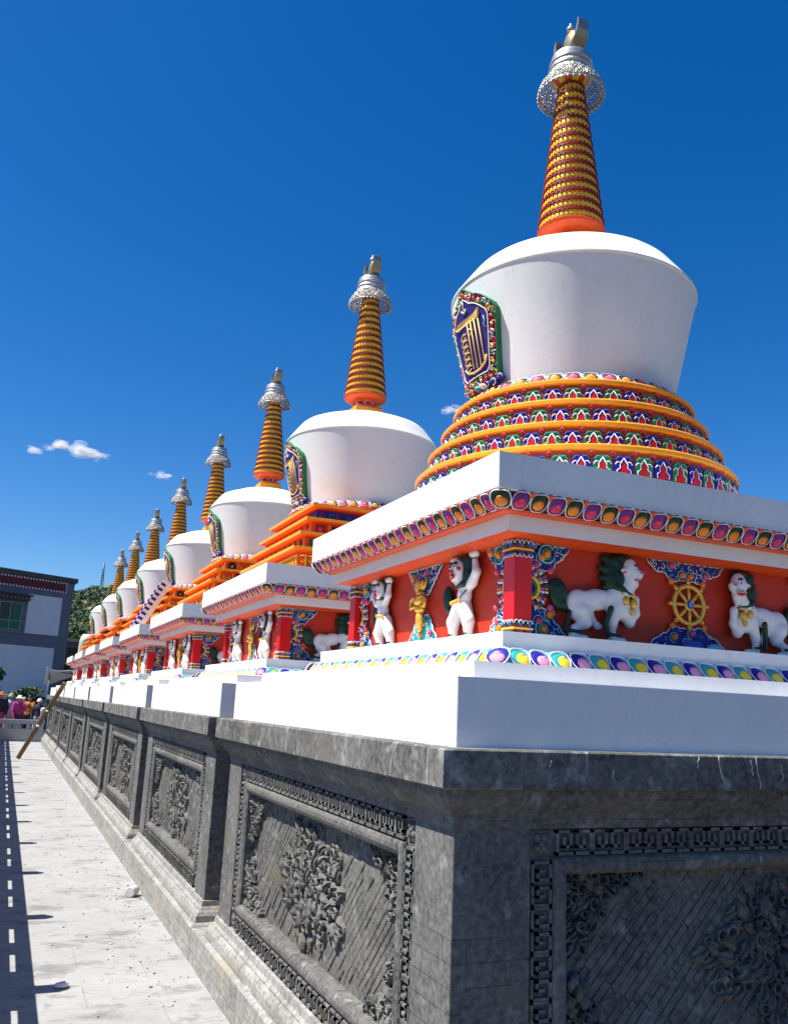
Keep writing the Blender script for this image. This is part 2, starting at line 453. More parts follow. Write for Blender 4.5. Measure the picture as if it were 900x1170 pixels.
# ---- signed distance bodies: one continuous surface from capsules and ellipsoids
def sdf_mesh(prims, k=0.02, res=0.008, pad=0.02):
    lo = np.array([1e9] * 3); hi = -lo
    for p in prims:
        if p[0] == 'c':
            for q, r in ((p[1], p[3]), (p[2], p[4])):
                lo = np.minimum(lo, np.array(q) - r); hi = np.maximum(hi, np.array(q) + r)
        else:
            rr = max(p[2]); lo = np.minimum(lo, np.array(p[1]) - rr); hi = np.maximum(hi, np.array(p[1]) + rr)
    lo -= pad; hi += pad
    n = np.ceil((hi - lo) / res).astype(int) + 1
    ax = [lo[i] + np.arange(n[i]) * res for i in range(3)]
    X, Y, Z = np.meshgrid(*ax, indexing='ij')
    P = np.stack([X, Y, Z], -1)
    D = None
    for p in prims:
        if p[0] == 'c':
            a = np.array(p[1], float); b = np.array(p[2], float); ab = b - a
            t = np.clip(((P - a) @ ab) / max(ab @ ab, 1e-9), 0, 1)
            d = np.linalg.norm(P - a - t[..., None] * ab, axis=-1) - (p[3] + (p[4] - p[3]) * t)
        else:
            q = P - np.array(p[1], float)
            if len(p) > 3 and p[3]:
                c, s_ = math.cos(p[3]), math.sin(p[3])
                q = np.stack([q[..., 0] * c + q[..., 1] * s_, -q[..., 0] * s_ + q[..., 1] * c, q[..., 2]], -1)
            r = np.array(p[2], float)
            k0 = np.linalg.norm(q / r, axis=-1); k1 = np.linalg.norm(q / (r * r), axis=-1)
            d = k0 * (k0 - 1) / np.maximum(k1, 1e-6)
        if D is None: D = d
        else:
            h = np.clip(0.5 + 0.5 * (D - d) / k, 0, 1)
            D = D * (1 - h) + d * h - k * h * (1 - h)
    # surface nets
    ins = D < 0
    c = np.stack([ins[i:n[0] - 1 + i, j:n[1] - 1 + j, l:n[2] - 1 + l] for i in (0, 1) for j in (0, 1) for l in (0, 1)], 0)
    act = c.any(0) & ~c.all(0)
    ids = -np.ones(act.shape, int); cells = np.argwhere(act); ids[act] = np.arange(len(cells))
    acc = np.zeros((len(cells), 3)); cnt = np.zeros(len(cells))
    cor = [(i, j, l) for i in (0, 1) for j in (0, 1) for l in (0, 1)]
    for a in range(8):
        for b in range(a + 1, 8):
            A, B = np.array(cor[a]), np.array(cor[b])
            if np.abs(A - B).sum() != 1: continue
            da = D[tuple((cells + A).T)]; db = D[tuple((cells + B).T)]
            cr = (da < 0) != (db < 0)
            t = np.where(cr, da / np.where(cr, da - db, 1), 0)
            pt = cells + A + t[:, None] * (B - A)
            acc[cr] += pt[cr]; cnt += cr
    V = lo + (acc / cnt[:, None]) * res
    F = []
    for axn in range(3):
        o1, o2 = [(1, 2), (2, 0), (0, 1)][axn]
        sl0 = [slice(None)] * 3; sl1 = [slice(None)] * 3
        sl0[axn] = slice(0, -1); sl1[axn] = slice(1, None)
        A = ins[tuple(sl0)]; B = ins[tuple(sl1)]
        e = np.argwhere(A != B)
        for g in e:
            g = g.copy()
            if g[o1] < 1 or g[o2] < 1 or g[o1] >= n[o1] - 1 or g[o2] >= n[o2] - 1: continue
            q = []
            for d1, d2 in ((0, 0), (-1, 0), (-1, -1), (0, -1)):
                h = g.copy(); h[o1] += d1; h[o2] += d2
                q.append(int(ids[tuple(h)]))
            if min(q) < 0: continue
            F.append(tuple(q) if ins[tuple(g)] else tuple(q[::-1]))
    return V.tolist(), F

# ------------------------------------------------------------------ ornaments (local u, v, n)
def spiral(mb, u, v, r, a0, sgn, mat, n0=0.0, thick=0.16, turns=0.85, pts=9, sides=5, M=None, rise=0.6):
    P = []; rad = []
    for i in range(pts):
        t = i / (pts - 1)
        a = a0 + sgn * t * turns * 2 * math.pi
        rr = r * (1 - 0.72 * t)
        P.append((u + rr * math.cos(a), v + rr * math.sin(a), n0 + r * rise * t * 0.5))
        rad.append(r * thick * (1.0 - 0.35 * t))
    mb.tube(P, rad, mat, sides, M=M)

def inpoly(x, y, poly):
    c = False; j = len(poly) - 1
    for i in range(len(poly)):
        xi, yi = poly[i]; xj, yj = poly[j]
        if (yi > y) != (yj > y) and x < (xj - xi) * (y - yi) / (yj - yi) + xi: c = not c
        j = i
    return c
def scatter(poly, dist, seed, tries=1500):
    rd = random.Random(seed); xs = [p[0] for p in poly]; ys = [p[1] for p in poly]; out = []
    for _ in range(tries):
        x = rd.uniform(min(xs), max(xs)); y = rd.uniform(min(ys), max(ys))
        if inpoly(x, y, poly) and all((x - a) ** 2 + (y - b) ** 2 > dist * dist for a, b in out): out.append((x, y))
    return out
def lace(mb, poly, seed, r=0.018, base='navy', cols=('white_trim', 'sky_blue', 'teal', 'blue', 'white_trim'), pearls=4, depth=0.018, pr=0.016):
    rd = random.Random(seed)
    cx = sum(p[0] for p in poly) / len(poly); cy = sum(p[1] for p in poly) / len(poly)
    inner = [(cx + (x - cx) * 0.93, cy + (y - cy) * 0.93) for x, y in poly]
    mb.prism(inner, -0.004, depth * 0.55, base)
    pts = scatter(inner, r * 1.15, seed)
    prl = scatter([(cx + (x - cx) * 0.72, cy + (y - cy) * 0.72) for x, y in poly], 0.045, seed + 5)[:pearls]
    for i, (x, y) in enumerate(prl):
        mb.ell((x, y, depth * 0.9), (pr, pr, pr * 0.9), ('tangerine', 'pink')[i % 2], 10, 6)
        P = [(x + pr * 1.5 * math.cos(a * 0.6), y + pr * 1.5 * math.sin(a * 0.6), depth * 0.75) for a in range(9)]
        mb.tube(P, pr * 0.22, 'sky_blue', 4)
    for x, y in pts:
        if any((x - a) ** 2 + (y - b) ** 2 < (pr * 1.7) ** 2 for a, b in prl): continue
        spiral(mb, x, y, r * rd.uniform(0.6, 0.95), rd.uniform(0, 6.3), rd.choice((-1, 1)), rd.choice(cols), depth * 0.65, 0.17, 0.8, 7, 4)
    L = len(poly); P = []
    for i in range(L):
        a = poly[i]; b = poly[(i + 1) % L]; d = math.hypot(b[0] - a[0], b[1] - a[1]); k = max(1, int(d / 0.02))
        nx, ny = (b[1] - a[1]) / max(d, 1e-6), -(b[0] - a[0]) / max(d, 1e-6)
        for j in range(k):
            t = j / k; w_ = 0.004 * math.sin(j * math.pi)
            s_ = 0.005 if j % 2 else -0.002
            P.append((a[0] + (b[0] - a[0]) * t + nx * s_, a[1] + (b[1] - a[1]) * t + ny * s_, depth * 0.6))
    mb.tube(P, 0.0035, 'white_trim', 4, closed=True)

PR = random.Random(8)
def petal(mb, M, w, h, shell, bulb, tip, slant=0.0, out='white_trim'):
    M = M @ Matrix.Translation((PR.uniform(-0.03, 0.03) * w, PR.uniform(-0.02, 0.02) * h, 0)) @ Matrix.Rotation(PR.uniform(-0.09, 0.09), 4, 'Z')
    mb.ell((0, 0, 0), (w * 0.48, h * 0.5, w * 0.12), shell, 12, 3, M=M, half=True)
    P = []
    for i in range(14):
        a = 2 * math.pi * i / 14
        ca, sa = math.cos(a), math.sin(a)
        wd = 0.47 if sa > 0 else 0.47 - 0.10 * (-sa)
        P.append((w * wd * math.copysign(abs(ca) ** 0.6, ca), h * 0.46 * math.copysign(abs(sa) ** 0.65, sa), w * 0.095))
    mb.tube(P, w * 0.029, out, 4, closed=True, M=M)
    mb.ell((slant * w * 0.1, -h * 0.12, w * 0.09), (w * PR.uniform(0.28, 0.33), h * PR.uniform(0.27, 0.32), w * 0.11), bulb, 10, 4, M=M, half=True)
    mb.ell((slant * w * 0.1 + PR.uniform(-0.04, 0.04) * w, h * PR.uniform(-0.02, 0.06), w * 0.13), (w * 0.17, h * 0.14, w * 0.08), tip, 8, 4, M=M)

def slant_frame(h0, z0, h1, z1):
    """frame in (u along side, v up the slanted strip, n outwards) for the front side"""
    d = Vector((0, -(h1 - h0), z1 - z0)); L = d.length; d.normalize()
    n = Vector((1, 0, 0)).cross(d)
    if n.y > 0: n = -n
    c = Vector((0, -(h0 + h1) / 2, (z0 + z1) / 2))
    M = Matrix(((1, d.x, n.x, c.x), (0, d.y, n.y, c.y), (0, d.z, n.z, c.z), (0, 0, 0, 1)))
    return M, L
def petal_band_square(h0, z0, h1, z1, count, style, back):
    mb = MB()
    M, L = slant_frame(h0, z0, h1, z1)
    hm = (h0 + h1) / 2
    mb.sq([(h0 - 0.012, z0), (h1 - 0.012, z1)], back, True, True)
    w_ = 2 * hm / count
    for side in range(4):
        Rz = Matrix.Rotation(side * math.pi / 2, 4, 'Z')
        for i in range(count + 1):
            u = -hm + w_ * i
            if i == count: continue
            sh, bu, ti = style[i % len(style)]
            if i == 0:
                MM = Rz @ Matrix.Rotation(-math.pi / 4, 4, 'Z') @ Matrix.Translation((0, -hm * (math.sqrt(2) - 1) * 0.985, 0)) @ M
                petal(mb, MM, w_ * 1.05, L, sh, bu, ti)
            else:
                petal(mb, Rz @ Matrix.Translation((u, 0, 0)) @ M, w_, L, sh, bu, ti, 1.0 if back == 'sky_blue' else 0)
                if back != 'sky_blue':
                    mb.prism([(-w_ * 0.16, L * 0.48), (0, L * 0.16), (w_ * 0.16, L * 0.48)], 0, w_ * 0.13, 'orange_red', M=Rz @ Matrix.Translation((u + w_ / 2, 0, 0)) @ M)
    return mb
def petal_band_round(r0, z0, r1, z1, count, style, back):
    mb = MB()
    mb.lathe([(r0 - 0.01, z0), (r1 - 0.01, z1)], back, 64)
    M, L = slant_frame(r0, z0, r1, z1)
    w_ = 2 * math.pi * (r0 + r1) / 2 / count
    for i in range(count):
        sh, bu, ti = style[i % len(style)]
        petal(mb, Matrix.Rotation(2 * math.pi * i / count, 4, 'Z') @ M, w_, L, sh, bu, ti)
    return mb

# ================================================================== SETTING
g = MB('ground_bounce')
g.add([(-3000, -3000, -0.004), (3000, -3000, -0.004), (3000, 4000, -0.004), (-3000, 4000, -0.004)], [(0, 1, 2, 3)])
tag(g.build('ground'), 'out-of-view ground to the horizon, its dark brown invented to tune bounce light', 'ground', kind='structure')
g = MB('paving')
g.add([(-3.4, -3.2, 0), (-1.5, -3.2, 0), (-1.5, 60, 0), (-3.4, 60, 0)], [(0, 1, 2, 3)])
tag(g.build('pavement'), 'pale dusty concrete walkway along the carved stone bases', 'pavement', kind='structure')

def hill_h(x, y):
    xs = [-600, -200, -60, 0, 24, 30, 34, 40, 52, 90, 200, 600]
    hs = [26, 24, 26, 36, 44.0, 46.8, 49.0, 47.5, 38, 32, 22, 20]
    base = float(np.interp(x, xs, hs))
    f = math.exp(-((y - 400) / 110.0) ** 2) if y < 400 else math.exp(-((y - 400) / 260.0) ** 2)
    return base * f + 0.8 * math.sin(x * 0.21 + y * 0.13) * f - 2.0 * (1 - f)
g = MB('hill_earth')
NX, NY = 121, 61
vs_ = []
for j in range(NY):
    for i in range(NX):
        x = -500 + 1000 * i / (NX - 1); y = 130 + 600 * j / (NY - 1)
        vs_.append((x, y, hill_h(x, y)))
g.add(vs_, [(j * NX + i, j * NX + i + 1, (j + 1) * NX + i + 1, (j + 1) * NX + i) for j in range(NY - 1) for i in range(NX - 1)], 0, True)
tag(g.build('hill'), 'green hill with a bare grassy knoll behind the stupas', 'hill', kind='structure')

# ================================================================== THE STUPAS
P_STEP = 3.6557
stupa = empty('stupa')

# ---- stone base ----
b = MB('slate')
b.sq([(1.52, 0.30), (1.52, 1.40)], 'slate_carving', False, False)
b.sq([(1.607, 1.322), (1.612, 1.352), (1.618, 1.356), (1.621, 1.372), (1.640, 1.392), (1.664, 1.432), (1.668, 1.463)], 'slate', True, False)
for sx in (-1, 1):
    for sy in (-1, 1):
        x0, x1 = sorted((sx * 1.30, sx * 1.605)); y0, y1 = sorted((sy * 1.30, sy * 1.605))
        b.box(x0, x1, y0, y1, 0.34, 1.33, 'slate')
stone_base = b.build('stone_base', stupa, bevel=0.004)
b = MB('slate_base')
b.sq([(1.70, 0.0), (1.70, 0.205), (1.692, 0.216), (1.664, 0.226), (1.660, 0.262), (1.650, 0.284), (1.622, 0.318), (1.618, 0.352), (1.60, 0.354)], 'slate_base', False, True)
b.box(-1.697, 1.697, 1.69, 1.958, 0.0, 0.203, 'slate_base')
b.build('base_course', stone_base, bevel=0.003)
b = MB('slate_coping')
b.sq([(1.696, 1.461), (1.702, 1.467), (1.702, 1.587), (1.696, 1.593)], 'slate_coping')
rd = random.Random(3)
x = -1.70 + 0.115
while x < 1.6:
    b.box(x, x + 0.0035, -1.7035, -1.69, 1.469, 1.586, 'mortar', M=Matrix.Rotation(-math.pi / 2, 4, 'Z') @ Matrix.Scale(-1, 4, (1, 0, 0)))
    x += rd.uniform(0.72, 0.98)
for x, z0, z1 in ((-0.62, 1.586, 1.545), (-0.36, 1.58, 1.52), (-0.33, 1.59, 1.47), (-0.52, 1.59, 1.50), (-0.20, 1.56, 1.50), (-1.02, 1.53, 1.50), (-1.28, 1.56, 1.54)):
    P = []; xx = x
    for q in range(7):
        P.append((xx, -1.7022, z0 + (z1 - z0) * q / 6)); xx += rd.uniform(-0.006, 0.008)
    b.tube(P, [0.0022 * (0.5 + rd.random()) for _ in P], 'mortar', 4)
b.build('coping', stone_base, bevel=0.003)

# panel frame, key border, lattice, flower, corner carvings (front face, shared with the left face)
UW, VB, VT = 1.30, 0.354, 1.322
def rectloop(mb, prof, mat, u, v0, v1, M):
    """prof: (inset, n)"""
    for (d0, n0), (d1, n1) in zip(prof[:-1], prof[1:]):
        vs = []
        for d, n in ((d0, n0), (d1, n1)):
            vs += [(-u + d, v0 + d, n), (u - d, v0 + d, n), (u - d, v1 - d, n), (-u + d, v1 - d, n)]
        mb.add(vs, [(k, (k + 1) % 4, 4 + (k + 1) % 4, 4 + k) for k in range(4)], mat, False, M)
H = 1.605
b = MB('slate'); b.T = face(H)
rectloop(b, [(0, -0.020), (0.098, -0.020), (0.098, -0.012), (0.106, -0.003), (0.120, 0.002), (0.136, 0.002), (0.150, -0.004), (0.160, -0.016), (0.162, -0.072)], 'slate', UW, VB, VT, None)
frame = b.build('panel_frame', stone_base)
reuse(frame, 'panel_frame', stone_base, LEFT)
b = MB('slate'); b.T = face(H)
def key_run(mb, u0, v0, length, horiz, flip, hgt=0.074, t=0.0105, n1=-0.003):
    cells = max(1, round(length / 0.076)); cw = length / cells
    pat = [((0.06, 0), (0.06, 1)), ((0.06, 1), (0.82, 1)), ((0.82, 1), (0.82, 0.30)), ((0.82, 0.30), (0.44, 0.30)), ((0.44, 0.30), (0.44, 0.66)), ((0.06, 0), (1.0, 0))]
    for c in range(cells):
        for (a0, b0), (a1, b1) in pat:
            if flip: b0, b1 = 1 - b0, 1 - b1
            if c % 2: pa, pb = 1 - a0, 1 - a1
            else: pa, pb = a0, a1
            p0 = ((c + pa) * cw, b0 * hgt); p1 = ((c + pb) * cw, b1 * hgt)
            x0, x1 = sorted((p0[0], p1[0])); y0, y1 = sorted((p0[1], p1[1]))
            if horiz: bx = (u0 + x0 - t / 2, u0 + x1 + t / 2, v0 + y0 - t / 2, v0 + y1 + t / 2)
            else: bx = (u0 + y0 - t / 2, u0 + y1 + t / 2, v0 + x0 - t / 2, v0 + x1 + t / 2)
            mb.box(*bx, -0.021, n1)
bd_ = 0.012
for v0, fl in ((VT - 0.098 + bd_, False), (VB + bd_, True)):
    key_run(b, -UW + 0.11, v0, 2 * UW - 0.22, True, fl)
for u0, fl in ((-UW + bd_, False), (UW - 0.098 + bd_, True)):
    key_run(b, u0, VB + 0.11, VT - VB - 0.22, False, fl)
for su in (-1, 1):
    for vc in (VB + 0.049, VT - 0.049):
        uc = su * (UW - 0.049)
        b.box(uc - 0.040, uc + 0.040, vc - 0.040, vc + 0.040, -0.021, -0.014)
        for q in range(4):
            a = q * math.pi / 2 + math.pi / 4
            b.ell((uc + 0.022 * math.cos(a), vc + 0.022 * math.sin(a), -0.012), (0.017, 0.017, 0.009), 'slate', 8, 4)
        b.ell((uc, vc, -0.010), (0.012, 0.012, 0.010), 'slate', 8, 4)
kb = b.build('key_border', stone_base)
reuse(kb, 'key_border', stone_base, LEFT)

IU, IV0, IV1 = UW - 0.162, VB + 0.162, VT - 0.162
b = MB('slate_carving'); b.T = face(H)
b.add([(-IU, IV0, -0.072), (IU, IV0, -0.072), (IU, IV1, -0.072), (-IU, IV1, -0.072)], [(0, 1, 2, 3)])
rd = random.Random(11)
gsp = 0.034
c45 = math.sqrt(0.5)
nl = int((2 * IU + (IV1 - IV0)) * c45 / gsp) + 4
for i in range(-nl, nl):
    off = i * gsp
    s0 = -2.2 + rd.uniform(0, 0.1)
    while s0 < 2.2:
        L = rd.choice((2, 3, 4, 6, 9)) * gsp * 1.03
        if rd.random() < 0.22:
            segs = [('p', s0, gsp * 0.8)]
            L = gsp
        else: segs = [('a', s0, L - 0.007)]
        for kind, s_, ln in segs:
            # direction (1,1)/sqrt2, normal (-1,1)/sqrt2
            c1 = ((s_ + ln / 2) * c45 - off * c45, (s_ + ln / 2) * c45 + off * c45 + (IV0 + IV1) / 2)
            hx = ln / 2 * c45 + 0.014
            if abs(c1[0]) + hx < IU and abs(c1[1] - (IV0 + IV1) / 2) + hx < (IV1 - IV0) / 2:
                Mx = Matrix.Translation((c1[0], c1[1], 0)) @ Matrix.Rotation(math.pi / 4, 4, 'Z')
                hh = rd.uniform(-0.001, 0.001)
                gw = 0.0135 if rd.random() < 0.62 else 0.0172
                b.box(-ln / 2, ln / 2, -0.0135, gw, -0.073, -0.067 + hh, 'slate_carving', M=Mx)
        s0 += L
cp = b.build('lattice_panel', stone_base)
reuse(cp, 'lattice_panel', stone_base, LEFT)

def ribbon_scroll(mb, x, y, r, a0, sgn, n0, n1, mat, turns=1.1, th=0.2):
    """carved scroll: a band of stone standing off the ground, crisp top edge, curling in"""
    K = 13; L_, R_ = [], []
    for i in range(K):
        t = i / (K - 1); a = a0 + sgn * t * turns * 2 * math.pi
        rr = r * (1 - 0.74 * t); w_ = r * th * (1 - 0.45 * t) * (0.55 if i == 0 else 1)
        L_.append((x + (rr + w_) * math.cos(a), y + (rr + w_) * math.sin(a))); R_.append((x + max(rr - w_, 0.001) * math.cos(a), y + max(rr - w_, 0.001) * math.sin(a)))
    vs = []
    for i in range(K):
        t = i / (K - 1); top = n0 + (n1 - n0) * (0.72 + 0.28 * t)
        mx_, my_ = (L_[i][0] + R_[i][0]) / 2, (L_[i][1] + R_[i][1]) / 2
        vs += [(L_[i][0], L_[i][1], n0), (L_[i][0], L_[i][1], top - 0.006), (mx_, my_, top), (R_[i][0], R_[i][1], top - 0.006), (R_[i][0], R_[i][1], n0)]
    fs = [(5 * i + q, 5 * i + 5 + q, 5 * i + 6 + q, 5 * i + 1 + q) for i in range(K - 1) for q in range(4)]
    fs += [(0, 1, 2, 3, 4), tuple(5 * (K - 1) + q for q in (4, 3, 2, 1, 0))]
    mb.add(vs, fs, mat, False)
def carved_leaf(mb, x, y, a, ln, wd, n0, n1, mat, bend=0.0):
    ca, sa = math.cos(a), math.sin(a)
    K = 6; vs = []
    for i in range(K + 1):
        t = i / K; w_ = wd * math.sin(math.pi * min(1, 0.12 + 0.86 * t)) ** 0.8 * (1 + (0.18 if i % 2 else -0.05))
        off = bend * ln * t * t; cx_ = ln * (t - 0.35)
        hz = n0 + (n1 - n0) * (0.55 + 0.45 * math.sin(math.pi * t * 0.9))
        for (du, dn) in ((-w_, n0), (-w_, hz - 0.009), (0, hz - 0.013), (0.001, hz), (w_ * 0.55, hz - 0.004), (w_, hz - 0.011), (w_, n0)):
            px, py = cx_, off + du
            vs.append((x + px * ca - py * sa, y + px * sa + py * ca, dn))
    fs = [(7 * i + q, 7 * i + 1 + q, 7 * i + 8 + q, 7 * i + 7 + q) for i in range(K) for q in range(6)]
    fs += [tuple(range(7)), tuple(7 * K + q for q in range(6, -1, -1))]
    mb.add(vs, fs, mat, False)
def leafy(mb, cx, cy, rx, ry, n, seed, n0=-0.074, big=0.055, mat='slate_carving', poly=None, lift=0.0):
    rd = random.Random(seed); pts = []
    for _ in range(8000):
        if len(pts) >= n: break
        if poly: x, y = rd.uniform(cx - rx, cx + rx), rd.uniform(cy - ry, cy + ry); ok = inpoly(x, y, poly)
        else:
            a = rd.uniform(0, 6.283); q = math.sqrt(rd.random()); lob = 1 + 0.13 * math.sin(a * 5 + seed) + 0.08 * math.sin(a * 9)
            x, y = cx + rx * q * lob * math.cos(a), cy + ry * q * lob * math.sin(a); ok = True
        if ok and all((x - p[0]) ** 2 + (y - p[1]) ** 2 > (big * 0.60) ** 2 for p in pts): pts.append((x, y))
    for x, y in pts:
        q = 0.6 if poly else min(1, math.hypot((x - cx) / rx, (y - cy) / ry))
        top = n0 + lift + 0.030 + 0.034 * (1 - q) + rd.uniform(-0.006, 0.010)
        a = math.atan2(y - cy, x - cx) + rd.uniform(-0.9, 0.9)
        sz = big * rd.uniform(0.7, 1.1)
        if rd.random() < 0.50: carved_leaf(mb, x, y, a, sz * 1.25, sz * 0.34, n0 + lift - 0.002, top, mat, rd.uniform(-0.35, 0.35))
        else: ribbon_scroll(mb, x, y, sz * 0.50, a + math.pi, rd.choice((-1, 1)), n0 + lift - 0.002, top, mat)

b = MB('slate_carving'); b.T = face(H)
CV = (IV0 + IV1) / 2
leafy(b, 0.0, CV, 0.45, 0.245, 130, 4, big=0.074)
leafy(b, 0.0, CV + 0.01, 0.26, 0.15, 50, 9, big=0.080, lift=0.016)
fm = b.build('flower_carving', stone_base)
reuse(fm, 'flower_carving', stone_base, LEFT)
def corner_poly(su, sv):
    u = su * (IU - 0.01); v = CV + sv * ((IV1 - IV0) / 2 - 0.008)
    return [(u, v), (u - su * 0.34, v), (u - su * 0.28, v - sv * 0.05), (u - su * 0.18, v - sv * 0.08), (u - su * 0.15, v - sv * 0.15), (u - su * 0.10, v - sv * 0.25), (u, v - sv * 0.27)]
for q, (su, sv) in enumerate(((-1, 1), (1, 1), (-1, -1), (1, -1))):
    b = MB('slate_carving'); b.T = face(H)
    pl = corner_poly(su, sv)
    leafy(b, su * (IU - 0.2), CV + sv * 0.2, 0.24, 0.24, 46, 20 + q, big=0.056, poly=pl)
    cc = b.build('corner_carving', stone_base)
    reuse(cc, 'corner_carving', stone_base, LEFT)

# ---- white plinths ----
b = MB('whitewash')
b.sq([(1.610, 1.590), (1.610, 1.835)], 'whitewash', False, True)
plinth = b.build('plinth', stupa, bevel=0.005)
b = MB('whitewash')
b.sq([(1.471, 1.833), (1.471, 1.902)], 'whitewash', False, True)
b.build('plinth_step', plinth, bevel=0.004)
LOW = [('deep_blue', 'light_pink', 'light_pink'), ('teal', 'yellow', 'yellow')]
UPP = [('dark_green', 'tangerine', 'tangerine'), ('purple', 'magenta', 'pink')]
petal_band_square(1.245, 1.900, 1.190, 1.978, 24, LOW, 'sky_blue').build('lower_lotus_band', stupa)
b = MB('whitewash')
b.sq([(1.168, 1.975), (1.168, 2.053)], 'whitewash', True, True)
b.build('ledge', stupa, bevel=0.003)

# ---- painted frieze ----
b = MB('vermilion')
b.sq([(0.97, 2.05), (0.97, 2.505)], 'vermilion', False, False)
frieze = b.build('frieze_wall', stupa)
b = MB('orange_red')
b.sq([(1.02, 2.488), (1.075, 2.502), (1.115, 2.503)], 'orange_red', True, False)
b.sq([(1.115, 2.503), (1.115, 2.584)], 'whitewash', False, True)
b.build('architrave', stupa)
b = petal_band_square(1.188, 2.580, 1.248, 2.653, 26, UPP, 'maroon')
b.sq([(1.125, 2.576), (1.188, 2.582)], 'orange_red', True, True)
b.build('upper_lotus_band', stupa)
b = MB('whitewash')
b.sq([(1.238, 2.648), (1.246, 2.656), (1.246, 2.814)], 'whitewash', True, True)
b.build('slab', stupa, bevel=0.004)

# pillars
for q, (sx, sy) in enumerate(((-1, -1), (1, -1), (-1, 1), (1, 1))):
    b = MB('red')
    b.box(-0.046, 0.046, -0.046, 0.046, 2.053, 2.498, 'red')
    for z0, z1 in ((2.054, 2.078), (2.092, 2.122), (2.408, 2.436), (2.452, 2.486)):
        upw = z1 - z0
        for side in range(4):
            Rz = Matrix.Rotation(side * math.pi / 2, 4, 'Z')
            for i in range(4):
                u = -0.035 + 0.0235 * i
                b.ell((u, -0.047, (z0 + z1) / 2), (0.0105, 0.008, upw / 2), 'blue' if (i + side) % 2 else 'dark_green', 8, 5, M=Rz)
                P = [(u + 0.0115 * math.cos(a), -0.052, (z0 + z1) / 2 + upw / 2 * math.sin(a)) for a in [math.pi * (k / 6) for k in range(7)]]
                if z0 in (2.054, 2.408): P = [(x, y, (z0 + z1) - z) for x, y, z in P]
                b.tube(P, 0.0022, 'white_trim', 4, M=Rz)
    for z in (2.085, 2.444):
        b.box(-0.052, 0.052, -0.052, 0.052, z - 0.004, z + 0.004, 'yellow')
    pl = b.build('pillar', stupa, loc=(sx * 0.984, sy * 0.984, 0))

# frieze corner ornaments
def corner_orn(su, seed):
    b = MB(); b.T = face(0.972)
    U = lambda x: su * x
    top = [(U(0.94), 2.485), (U(0.70), 2.485), (U(0.735), 2.44), (U(0.78), 2.405), (U(0.80), 2.37), (U(0.94), 2.365)]
    bot = [(U(0.94), 2.060), (U(0.715), 2.060), (U(0.76), 2.115), (U(0.80), 2.15), (U(0.81), 2.19), (U(0.94), 2.195)]
    if su < 0: top.reverse(); bot.reverse()
    lace(b, top, seed, 0.021, pearls=2, pr=0.019)
    lace(b, bot, seed + 1, 0.021, pearls=2, pr=0.019)
    for x, y in ((0.835, 2.455), (0.85, 2.105)):
        for rr, mm in ((0.043, 'sky_blue'), (0.034, 'dark_green'), (0.025, 'teal')):
            P = [(U(x) + rr * math.cos(0.5 * k + 0.6), y - 0.012 + rr * math.sin(0.5 * k + 0.6), 0.022) for k in range(12)]
            b.tube(P, 0.005, mm, 5)
        b.ell((U(x), y - 0.012, 0.026), (0.018, 0.020, 0.016), 'tangerine', 10, 6)
    # half sunflower beside the pillar
    cx, cy = 0.925, 2.28
    for ring, (r0, r1, nn) in enumerate(((0.058, 0.082, 17), (0.080, 0.108, 21))):
        for k in range(nn):
            a = -math.pi * 0.56 + math.pi * 1.12 * k / (nn - 1)
            ca, sa = math.cos(math.pi + a), math.sin(a)
            mm = ('blue', 'white_trim', 'pink', 'dark_green', 'white_trim', 'tangerine')[(k + ring) % 6]
            b.tube([(U(cx + r0 * ca), cy + r0 * sa, 0.016), (U(cx + (r0 + r1) / 2 * ca), cy + (r0 + r1) / 2 * sa, 0.024), (U(cx + r1 * ca), cy + r1 * sa, 0.012)], [0.004, 0.007, 0.004], mm, 5)
            b.tube([(U(cx + r0 * ca) , cy + r0 * sa + 0.006, 0.014), (U(cx + r1 * ca), cy + r1 * sa + 0.008, 0.012)], 0.0022, 'white_trim', 4)
    P = [(U(cx - 0.058 * math.cos(a)), cy + 0.058 * math.sin(a)) for a in [-1.5 + 3.0 * k / 16 for k in range(17)]]
    if su > 0: P.reverse()
    b.prism(P, 0, 0.016, 'navy')
    P2 = [(U(cx - 0.050 * math.cos(a)), cy + 0.050 * math.sin(a), 0.018) for a in [-1.4 + 2.8 * k / 16 for k in range(17)]]
    b.tube(P2, 0.009, 'spire_yellow', 6)
    P2 = [(U(cx - 0.034 * math.cos(a)), cy + 0.034 * math.sin(a), 0.018) for a in [-1.4 + 2.8 * k / 16 for k in range(17)]]
    b.tube(P2, 0.006, 'green', 6)
    for y in (2.365, 2.195):
        b.ell((U(0.815), y, 0.022), (0.016, 0.017, 0.014), 'pink', 10, 6)
    return b
for su, sd in ((-1, 40), (1, 50)):
    co = corner_orn(su, sd).build('corner_ornament', frieze)
    reuse(co, 'corner_ornament', frieze, LEFT)

